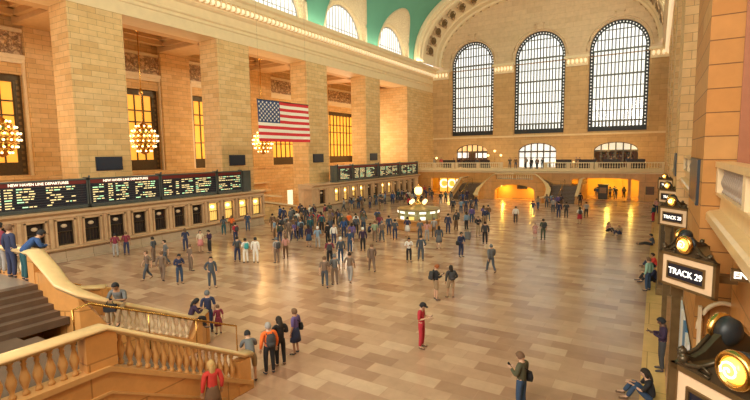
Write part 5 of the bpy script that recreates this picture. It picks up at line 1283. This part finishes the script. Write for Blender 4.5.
(-32.24, 66.26, 0, 133, 'walk', 'green', 'slate pants', 'short_black', 'backpack', 0.99, 'person in dark green top and slate trousers queuing at the farther ticket windows'),
(-32.12, 57.22, 0, 72, 'walk', 'black', 'navy pants', 'short_grey', '', 1.02, 'person in black top and navy trousers queuing at the farther ticket windows'),
(-31.33, 67.96, 0, 127, 'stand', 'darkteal', 'denim pants', 'short_black', 'backpack', 0.98, 'person in dark teal top and denim blue trousers queuing at the farther ticket windows'),
(-32.77, 56.26, 0, 119, 'stand', 'purple long', 'black pants', 'short_grey', '', 0.99, 'person in purple top and black trousers queuing at the farther ticket windows'),
(-31.82, 59.47, 0, 117, 'stand2', 'royal long', 'slate pants', 'short_dark', '', 1.02, 'person in royal blue top and slate trousers queuing at the farther ticket windows'),
(-32.87, 49.99, 0, 52, 'stand', 'royal', 'brown pants', 'short_grey', '', 1.01, 'person in royal blue top and brown trousers queuing at the farther ticket windows'),
(-28.23, 55.68, 0, 82, 'stand', 'lgrey', 'khaki pants', 'short_black', '', 0.99, 'person in pale grey top and khaki trousers behind the information booth'),
(-30.85, 61.51, 0, 22, 'stand2', 'charcoal long', 'denim pants', 'long_brown', 'backpack', 0.99, 'person in charcoal top and denim blue trousers behind the information booth'),
(-28.16, 52.41, 0, 12, 'walk', 'darkpurple long', 'khaki pants', 'long_dark', 'backpack', 0.96, 'person in dark purple top and khaki trousers behind the information booth'),
(-26.59, 55.01, 0, 63, 'stand', 'white long', 'brown pants', 'short_grey', 'backpack', 1.0, 'person in white top and brown trousers behind the information booth'),
(-28.3, 57.06, 0, 33, 'stand2', 'lgrey long', 'navy pants', 'short_brown', '', 1.0, 'person in pale grey top and navy trousers behind the information booth'),
(-30.64, 54.62, 0, 32, 'stand', 'royal long', 'navy pants', 'short_brown', '', 1.03, 'person in royal blue top and navy trousers behind the information booth'),
(-28.72, 61.31, 0, 83, 'stand2', 'navy', 'slate pants', 'short_brown', '', 0.98, 'person in navy top and slate trousers behind the information booth'),
(-25.92, 50.31, 0, 64, 'stand', 'crimson long', 'black pants', 'long_dark', '', 1.0, 'person in crimson top and black trousers behind the information booth'),
(-28.4, 48.03, 0, 20, 'stand2', 'charcoal', 'khaki pants', 'short_dark', '', 1.01, 'person in charcoal top and khaki trousers behind the information booth'),
(-28.61, 59.05, 0, 86, 'stand', 'lblue long', 'navy pants', 'short_grey', '', 0.95, 'person in pale blue top and navy trousers behind the information booth'),
(-26.05, 53.62, 0, 86, 'walk', 'charcoal long', 'black pants', 'short_dark', '', 0.96, 'person in charcoal top and black trousers behind the information booth'),
(-29.26, 49.06, 0, 27, 'stand', 'navy', 'brown pants', 'short_brown', 'backpack', 0.95, 'person in navy top and brown trousers behind the information booth'),
(-27.6, 60.8, 0, 23, 'walk', 'charcoal long', 'navy pants', 'short_dark', '', 0.97, 'person in charcoal top and navy trousers behind the information booth'),
(-30.29, 58.47, 0, 53, 'stand2', 'white', 'navy pants', 'long_dark', '', 1.0, 'person in white top and navy trousers behind the information booth'),
(-30.87, 49.11, 0, 73, 'stand', 'taupe long', 'navy pants', 'short_dark', '', 0.98, 'person in taupe top and navy trousers behind the information booth'),
(-29.75, 56.99, 0, 84, 'walk', 'maroon long', 'black pants', 'short_black', 'backpack', 0.96, 'person in maroon top and black trousers behind the information booth'),
(-28.4, 34.61, 0, 36, 'stand2', 'denim', 'khaki pants', 'short_grey', '', 0.94, 'person in denim blue top and khaki trousers within the dense crowd'),
(-26.22, 33.15, 0, 40, 'stand2', 'crimson long', 'brown pants', 'short_dark', '', 1.03, 'person in crimson top and brown trousers within the dense crowd'),
(-26.91, 33.69, 0, 85, 'stand2', 'navy', 'slate pants', 'short_brown', '', 0.98, 'person in navy top and slate trousers within the dense crowd'),
(-28.29, 29.81, 0, 64, 'stand', 'brown long', 'slate pants', 'short_black', '', 0.98, 'person in brown top and slate trousers within the dense crowd'),
(-26.95, 32.61, 0, 114, 'stand', 'slate', 'black pants', 'long_brown', '', 1.01, 'person in slate top and black trousers within the dense crowd'),
(-25.68, 29.85, 0, 111, 'stand2', 'charcoal long', 'black pants', 'long_dark', 'backpack', 1.02, 'person in charcoal top and black trousers within the dense crowd'),
(-25.7, 29.13, 0, 63, 'stand', 'royal', 'black pants', 'long_brown', 'backpack', 0.98, 'person in royal blue top and black trousers within the dense crowd'),
(-25.55, 26.98, 0, 76, 'stand2', 'green long', 'navy pants', 'short_dark', 'backpack', 0.95, 'person in dark green top and navy trousers within the dense crowd'),
(-24.95, 28.02, 0, 87, 'walk', 'purple', 'navy pants', 'long_brown', '', 0.95, 'person in purple top and navy trousers within the dense crowd'),
(-26.87, 27.74, 0, 121, 'stand', 'lblue', 'brown pants', 'short_brown', '', 1.01, 'person in pale blue top and brown trousers within the dense crowd'),
(-25.14, 30.25, 0, 63, 'stand', 'darkteal long', 'denim pants', 'short_grey', '', 1.01, 'person in dark teal top and denim blue trousers within the dense crowd'),
(-27.9, 30.31, 0, 67, 'stand', 'lgrey', 'denim pants', 'short_black', 'backpack', 0.98, 'person in pale grey top and denim blue trousers within the dense crowd'),
(-25.6, 35.06, 0, 122, 'stand2', 'denim', 'slate pants', 'long_brown', 'backpack', 1.02, 'person in denim blue top and slate trousers within the dense crowd'),
(-28.0, 31.55, 0, 76, 'stand', 'darkteal', 'navy pants', 'short_black', 'backpack', 1.03, 'person in dark teal top and navy trousers within the dense crowd'),
(-26.54, 29.74, 0, 38, 'stand2', 'brown long', 'khaki pants', 'short_brown', '', 1.01, 'person in brown top and khaki trousers within the dense crowd'),
(-26.52, 35.39, 0, 69, 'stand', 'taupe', 'black pants', 'long_brown', '', 0.99, 'person in taupe top and black trousers within the dense crowd'),
(-25.67, 33.84, 0, 86, 'stand', 'taupe long', 'slate pants', 'long_brown', '', 1.03, 'person in taupe top and slate trousers within the dense crowd'),
(-27.76, 29.43, 0, 111, 'stand', 'slate long', 'brown pants', 'short_black', 'backpack', 0.96, 'person in slate top and brown trousers within the dense crowd'),
(-27.57, 36.49, 0, 127, 'walk', 'grey long', 'brown pants', 'short_black', 'backpack', 0.99, 'person in grey top and brown trousers within the dense crowd'),
(-27.74, 33.67, 0, 38, 'stand', 'crimson', 'denim pants', 'long_brown', 'backpack', 0.95, 'person in crimson top and denim blue trousers within the dense crowd'),
(-23.88, 36.63, 0, 62, 'stand', 'brown long', 'navy pants', 'short_black', 'backpack', 1.02, 'person in brown top and navy trousers just left of the booth'),
(-22.0, 32.69, 0, 30, 'stand', 'slate long', 'black pants', 'short_dark', '', 0.98, 'person in slate top and black trousers just left of the booth'),
(-22.36, 31.66, 0, 82, 'stand', 'navy', 'khaki pants', 'long_brown', 'backpack', 0.99, 'person in navy top and khaki trousers just left of the booth'),
(-23.97, 33.31, 0, 69, 'stand2', 'green long', 'slate pants', 'short_grey', '', 0.98, 'person in dark green top and slate trousers just left of the booth'),
(-23.07, 35.58, 0, 19, 'walk', 'green long', 'khaki pants', 'short_grey', '', 0.99, 'person in dark green top and khaki trousers just left of the booth'),
(-22.22, 34.24, 0, 59, 'stand2', 'grey', 'denim pants', 'long_brown', '', 0.98, 'person in grey top and denim blue trousers just left of the booth'),
(-23.61, 31.1, 0, 41, 'walk', 'slate long', 'denim pants', 'long_brown', '', 0.95, 'person in slate top and denim blue trousers just left of the booth'),
(-22.41, 36.95, 0, 21, 'walk', 'royal', 'brown pants', 'short_brown', 'backpack', 1.04, 'person in royal blue top and brown trousers just left of the booth'),
(-31.53, 36.72, 0, 57, 'stand2', 'charcoal long', 'khaki pants', 'short_black', '', 1.03, 'person in charcoal top and khaki trousers near the gap between ticket rows'),
(-31.75, 35.45, 0, 69, 'stand2', 'grey long', 'black pants', 'short_dark', 'backpack', 0.98, 'person in grey top and black trousers near the gap between ticket rows'),
(-30.79, 40.52, 0, 59, 'stand', 'green', 'khaki pants', 'short_brown', '', 0.98, 'person in dark green top and khaki trousers near the gap between ticket rows'),
(-31.68, 38.89, 0, 54, 'walk', 'darkpurple long', 'black pants', 'short_grey', '', 0.96, 'person in dark purple top and black trousers near the gap between ticket rows'),
(-30.24, 35.78, 0, 43, 'walk', 'navy long', 'slate pants', 'long_dark', 'backpack', 0.98, 'person in navy top and slate trousers near the gap between ticket rows'),
(-29.75, 38.36, 0, 92, 'stand2', 'maroon long', 'khaki pants', 'short_black', 'backpack', 1.03, 'person in maroon top and khaki trousers near the gap between ticket rows'),
(-33.11, 35.1, 0, 104, 'stand', 'royal long', 'navy pants', 'short_dark', '', 1.04, 'person in royal blue top and navy trousers near the gap between ticket rows'),
(-32.9, 38.06, 0, 50, 'stand2', 'royal', 'black pants', 'long_brown', 'backpack', 1.03, 'person in royal blue top and black trousers near the gap between ticket rows'),
(-29.82, 36.77, 0, 116, 'stand2', 'darkpurple', 'khaki pants', 'long_brown', '', 1.02, 'person in dark purple top and khaki trousers near the gap between ticket rows'),
(-31.48, 37.96, 0, 81, 'walk', 'white long', 'denim pants', 'short_grey', 'backpack', 0.95, 'person in white top and denim blue trousers near the gap between ticket rows'),
(-14.36, 39.08, 0, 62, 'stand', 'lblue long', 'black pants', 'long_dark', '', 1.0, 'person in pale blue top and black trousers just right of the booth'),
(-14.41, 45.5, 0, 24, 'walk', 'brown long', 'denim pants', 'short_black', '', 0.97, 'person in brown top and denim blue trousers just right of the booth'),
(-15.16, 38.63, 0, 355, 'stand2', 'charcoal long', 'brown pants', 'short_brown', '', 1.02, 'person in charcoal top and brown trousers just right of the booth'),
(-15.83, 40.46, 0, 69, 'stand', 'denim', 'brown pants', 'short_brown', 'backpack', 0.98, 'person in denim blue top and brown trousers just right of the booth'),
(-14.51, 44.32, 0, 336, 'stand', 'purple', 'brown pants', 'long_dark', '', 1.01, 'person in purple top and brown trousers just right of the booth'),
(-15.38, 43.3, 0, 22, 'stand', 'purple long', 'denim pants', 'short_dark', '', 1.0, 'person in purple top and denim blue trousers just right of the booth'),
(-13.85, 42.72, 0, 37, 'stand2', 'navy long', 'khaki pants', 'short_brown', '', 0.99, 'person in navy top and khaki trousers just right of the booth'),
(-16.23, 45.86, 0, 55, 'walk', 'brown', 'slate pants', 'short_brown', '', 0.96, 'person in brown top and slate trousers just right of the booth'),
(-22.32, 59.28, 0, 350, 'walk', 'royal', 'navy pants', 'long_dark', '', 0.94, 'person in royal blue top and navy trousers by the far left stairs'),
(-25.11, 58.3, 0, 6, 'stand2', 'black long', 'slate pants', 'short_black', 'backpack', 0.96, 'person in black top and slate trousers by the far left stairs'),
(-24.91, 59.48, 0, 21, 'stand', 'darkteal', 'black pants', 'short_black', '', 0.98, 'person in dark teal top and black trousers by the far left stairs'),
(-23.03, 62.82, 0, 43, 'stand2', 'darkpurple long', 'navy pants', 'short_brown', '', 1.01, 'person in dark purple top and navy trousers by the far left stairs'),
(-24.6, 60.4, 0, 332, 'stand2', 'lgrey', 'slate pants', 'short_dark', '', 0.95, 'person in pale grey top and slate trousers by the far left stairs'),
(-24.03, 62.56, 0, 3, 'stand', 'brown', 'slate pants', 'long_dark', '', 1.0, 'person in brown top and slate trousers by the far left stairs'),
(-23.87, 59.09, 0, 334, 'stand', 'grey long', 'khaki pants', 'long_dark', '', 0.96, 'person in grey top and khaki trousers by the far left stairs'),
(-10.07, 59.14, 0, 22, 'walk', 'purple long', 'slate pants', 'short_brown', '', 0.99, 'person in purple top and slate trousers by the far right stairs'),
(-10.45, 58.05, 0, 47, 'stand', 'purple', 'khaki pants', 'short_grey', '', 0.97, 'person in purple top and khaki trousers by the far right stairs'),
(-9.93, 60.4, 0, 1, 'stand', 'darkpurple', 'brown pants', 'short_dark', 'backpack', 0.96, 'person in dark purple top and brown trousers by the far right stairs'),
(-11.05, 60.55, 0, 52, 'stand', 'lblue', 'slate pants', 'short_brown', 'backpack', 1.01, 'person in pale blue top and slate trousers by the far right stairs'),
(-11.9, 56.68, 0, 359, 'walk', 'khaki', 'denim pants', 'long_brown', '', 1.01, 'person in khaki top and denim blue trousers by the far right stairs'),
(-11.43, 59.4, 0, 20, 'stand', 'grey', 'slate pants', 'long_brown', '', 1.01, 'person in grey top and slate trousers by the far right stairs'),
(-7.61, 76.08, 0, 315, 'stand', 'denim long', 'khaki pants', 'short_grey', 'backpack', 0.95, 'person in denim blue top and khaki trousers inside the lit right passage'),
(-7.24, 74.47, 0, 337, 'stand', 'royal', 'khaki pants', 'short_dark', '', 0.99, 'person in royal blue top and khaki trousers inside the lit right passage'),
(-5.59, 74.7, 0, 39, 'stand', 'grey', 'navy pants', 'short_dark', '', 1.02, 'person in grey top and navy trousers inside the lit right passage'),
(-9.45, 76.71, 0, 31, 'walk', 'black', 'khaki pants', 'short_black', '', 1.02, 'person in black top and khaki trousers inside the lit right passage'),
(-4.81, 74.21, 0, 27, 'stand', 'charcoal', 'slate pants', 'short_grey', '', 1.02, 'person in charcoal top and slate trousers inside the lit right passage'),
(-3.98, 77.47, 0, 335, 'stand', 'slate long', 'khaki pants', 'long_dark', 'backpack', 0.95, 'person in slate top and khaki trousers inside the lit right passage'),
(-5.18, 76.93, 0, 349, 'stand2', 'royal', 'black pants', 'short_black', '', 1.0, 'person in royal blue top and black trousers inside the lit right passage'),
(-3.86, 76.09, 0, 345, 'stand2', 'brown long', 'black pants', 'long_dark', 'backpack', 0.97, 'person in brown top and black trousers inside the lit right passage'),
(-14.86, 73.16, 4.35, 175, 'stand', 'slate', 'denim pants', 'short_black', '', 0.99, 'person in slate top and denim blue trousers at the far balcony centre opening'),
(-15.53, 72.78, 4.35, 154, 'stand', 'taupe', 'black pants', 'short_grey', '', 1.03, 'person in taupe top and black trousers at the far balcony centre opening'),
(-19.01, 73.78, 4.35, 210, 'stand', 'brown long', 'denim pants', 'short_dark', '', 1.02, 'person in brown top and denim blue trousers at the far balcony centre opening'),
(-16.73, 73.91, 4.35, 140, 'stand', 'white', 'black pants', 'short_brown', '', 1.02, 'person in white top and black trousers at the far balcony centre opening'),
(-15.74, 73.72, 4.35, 172, 'walk', 'royal long', 'khaki pants', 'short_dark', 'backpack', 1.0, 'person in royal blue top and khaki trousers at the far balcony centre opening'),
(-17.49, 73.99, 4.35, 137, 'stand', 'lgrey', 'slate pants', 'long_dark', 'backpack', 1.04, 'person in pale grey top and slate trousers at the far balcony centre opening'),
(-19.94, 73.82, 4.35, 197, 'walk', 'charcoal', 'slate pants', 'long_brown', '', 1.02, 'person in charcoal top and slate trousers at the far balcony centre opening'),
(-16.39, 72.95, 4.35, 162, 'stand2', 'black long', 'slate pants', 'short_grey', 'backpack', 0.96, 'person in black top and slate trousers at the far balcony centre opening'),
(-32.8, 76.26, 4.35, 204, 'stand', 'crimson long', 'slate pants', 'short_dark', '', 1.04, 'person in crimson top and slate trousers at the far balcony restaurant'),
(-29.7, 76.63, 4.35, 192, 'stand2', 'grey', 'navy pants', 'short_grey', '', 0.98, 'person in grey top and navy trousers at the far balcony restaurant'),
(-33.89, 75.56, 4.35, 132, 'stand2', 'lgrey long', 'black pants', 'short_brown', '', 0.98, 'person in pale grey top and black trousers at the far balcony restaurant'),
(-34.29, 76.97, 4.35, 186, 'stand', 'khaki long', 'denim pants', 'long_brown', '', 1.04, 'person in khaki top and denim blue trousers at the far balcony restaurant'),
(-30.17, 75.57, 4.35, 142, 'stand', 'darkteal long', 'navy pants', 'long_brown', 'backpack', 0.95, 'person in dark teal top and navy trousers at the far balcony restaurant'),
(-29.09, 75.28, 4.35, 161, 'stand2', 'darkpurple long', 'denim pants', 'long_brown', '', 1.0, 'person in dark purple top and denim blue trousers at the far balcony restaurant'),
(-27.94, 76.98, 4.35, 135, 'stand', 'black', 'navy pants', 'long_dark', '', 1.0, 'person in black top and navy trousers at the far balcony restaurant'),
(-25.18, 76.29, 4.35, 144, 'stand', 'charcoal long', 'khaki pants', 'long_dark', '', 1.04, 'person in charcoal top and khaki trousers at the far balcony restaurant'),
(-28.66, 76.24, 4.35, 147, 'stand', 'taupe', 'slate pants', 'long_brown', '', 0.96, 'person in taupe top and slate trousers at the far balcony restaurant'),
(-26.2, 76.29, 4.35, 203, 'walk', 'slate long', 'brown pants', 'short_dark', '', 0.99, 'person in slate top and brown trousers at the far balcony restaurant'),
(-10.19, 77.46, 4.35, 205, 'stand', 'navy', 'khaki pants', 'short_grey', '', 0.97, 'person in navy top and khaki trousers at the far balcony bar'),
(-3.1, 75.82, 4.35, 228, 'stand', 'purple long', 'navy pants', 'short_grey', '', 0.98, 'person in purple top and navy trousers at the far balcony bar'),
(-7.99, 77.05, 4.35, 168, 'walk', 'slate', 'brown pants', 'short_brown', '', 0.98, 'person in slate top and brown trousers at the far balcony bar'),
(-3.51, 76.61, 4.35, 203, 'stand', 'denim', 'navy pants', 'short_grey', 'backpack', 1.02, 'person in denim blue top and navy trousers at the far balcony bar'),
(-10.54, 76.56, 4.35, 141, 'stand', 'taupe', 'brown pants', 'short_grey', '', 1.01, 'person in taupe top and brown trousers at the far balcony bar'),
(-5.76, 77.32, 4.35, 186, 'stand', 'lblue long', 'slate pants', 'short_grey', '', 0.97, 'person in pale blue top and slate trousers at the far balcony bar'),
(-4.93, 75.06, 4.35, 214, 'stand', 'green long', 'denim pants', 'short_brown', '', 0.99, 'person in dark green top and denim blue trousers at the far balcony bar'),
(-16.41, 6.14, 3.253, 354, 'lean', 'royal long', 'darkteal pants', 'cap_black', '', 1.0, 'person in blue jacket leaning over the near stair coping at the left edge'),
(-17.2, 6.1, 3.253, 10, 'stand', 'navy long', 'navy pants', 'short_brown', '', 1.0, 'person in full navy standing on the near landing behind the leaning one'),
(-18.11, 6.16, 3.253, 11, 'stand', 'maroon long', 'lgrey pants', 'short_black', '', 1.0, 'person in maroon and pale trousers at the very left edge on the near landing'),
(-13.85, 7.54, 2.38, 215, 'sit_edge', 'grey', 'khaki pants', 'short_black', 'handbag', 1.0, 'person in grey t-shirt and khaki trousers sitting on the near stair coping with phone'),
(-13.9, 10.08, 1.16, 340, 'sit_edge', 'darkpurple long', 'black pants', 'long_black', '', 0.9, 'dark-haired person seated low at the lower end of the near stair rail'),
]
for k,a in enumerate(PEOPLE): person(*a,k=k)
# suitcase beside the black-clad traveller, white bag at the ledge, child on shoulders
def suitcase(x,y,label):
    t=thing('suitcase',label,'suitcase',(x,y,0)); m=MB(); m.box(-.2,.2,-.13,.13,.05,.62)
    for z in (.15,.3,.45): m.box(-.205,.205,-.135,.135,z,z+.02)
    m.build('shell',cloth('grey'),t)
    for a,b in ((-.15,-.08),(.15,-.08),(-.15,.08),(.15,.08)): MB().sphere((a,b,.035),.035,8).build('wheel',cloth('black'),t)
    MB().tube([(-.09,-.1,.6),(-.09,-.1,.98),(.09,-.1,.98),(.09,-.1,.6)],.012,6).build('handle',cloth('charcoal'),t)
suitcase(-12.75,35.0,'grey wheeled suitcase standing beside the black-clad traveller right of the information booth')
# ================================================================ camera, light
cam=bpy.data.cameras.new('camera'); co=bpy.data.objects.new('camera',cam); COL.objects.link(co); SC.camera=co
cam.sensor_fit='HORIZONTAL'; cam.sensor_width=36; cam.lens=458.61*36/750; cam.clip_start=.1; cam.clip_end=600
yaw,pitch,roll=R(31.522),R(5.764),R(-.813)
f=Vector((-sin(yaw)*cos(pitch),cos(yaw)*cos(pitch),-sin(pitch))); r=Vector((cos(yaw),sin(yaw),0)); u=r.cross(f)
r2=cos(roll)*r+sin(roll)*u; u2=-sin(roll)*r+cos(roll)*u
M=Matrix((r2,u2,-f)).transposed().to_4x4(); M.translation=(0,0,7); co.matrix_world=M

W=bpy.data.worlds.new('world'); SC.world=W; W.use_nodes=True
bg=W.node_tree.nodes['Background']; bg.inputs[0].default_value=(1,.98,.93,1); bg.inputs[1].default_value=1.7
def area(name,loc,rot,sx,sy,power,col=(1,.8,.55),spread=180):
    l=bpy.data.lights.new(name,'AREA'); l.shape='RECTANGLE'; l.size=sx; l.size_y=sy; l.energy=power; l.color=col; l.spread=R(spread)
    o=bpy.data.objects.new(name,l); COL.objects.link(o); o.location=loc; o.rotation_euler=rot; return o
def point(name,loc,power,col=(1,.62,.25),r=.3):
    l=bpy.data.lights.new(name,'POINT'); l.energy=power; l.color=col; l.shadow_soft_size=r
    o=bpy.data.objects.new(name,l); COL.objects.link(o); o.location=loc; return o
# daylight: the three tall windows of the near end, behind the camera
for x,w in ((-28.5,1100),(-17,3000),(-5.5,5400)): area('daylight_near_window',(x,-10.6,17),(R(-72),0,pi),8,14,w,(1,.89,.72))
# daylight through the far windows (outside the glass, as the sky would)
# clerestory on the right-hand side, above the cornice
for y in LUN[:5]: area('daylight_clerestory',(XR-.3,y,24.6),(0,R(72),0),3,7,2300,(1,.88,.66))
# cornice bulb rows washing the vault
area('cornice_lamps',(XL+.9,35,22.6),(0,R(155),0),.6,88,1500,(1,.82,.55))
area('cornice_lamps',(XR-.9,35,22.6),(0,R(-155),0),.6,88,1500,(1,.82,.55))
# loggia chandeliers
for y in BAYS: point('loggia_lamp',(-41,y,9),850,(1,.62,.25),.8)
for y,w in zip(IB,(250,350,350,400,1100)): area('loggia_window_daylight',(XI+.1,y,10),(0,R(-90),0),7.5,7,w,(1,.86,.62))
# under-balcony lamps, near-balcony lamps
for x in (-31,-28,-9,-6,-3): point('under_balcony_lamp',(x,76,3.3),270,(1,.66,.10),.2)
for x in (-19.7,-15.4): point('passage_lamp',(x,69.3,1.5),190,(1,.58,.07),.2)
for x in (-30,-24,-12,-7,-3): point('restaurant_lamp',(x,77,7.2),120,(1,.60,.2),.3)
SC.view_settings.view_transform='Standard'; SC.view_settings.look='None'; SC.view_settings.exposure=-.13; SC.view_settings.gamma=1
SC.cycles.use_denoising=True
SC.cycles.max_bounces=6; SC.cycles.diffuse_bounces=4; SC.cycles.transparent_max_bounces=12
SC.cycles.sample_clamp_indirect=6
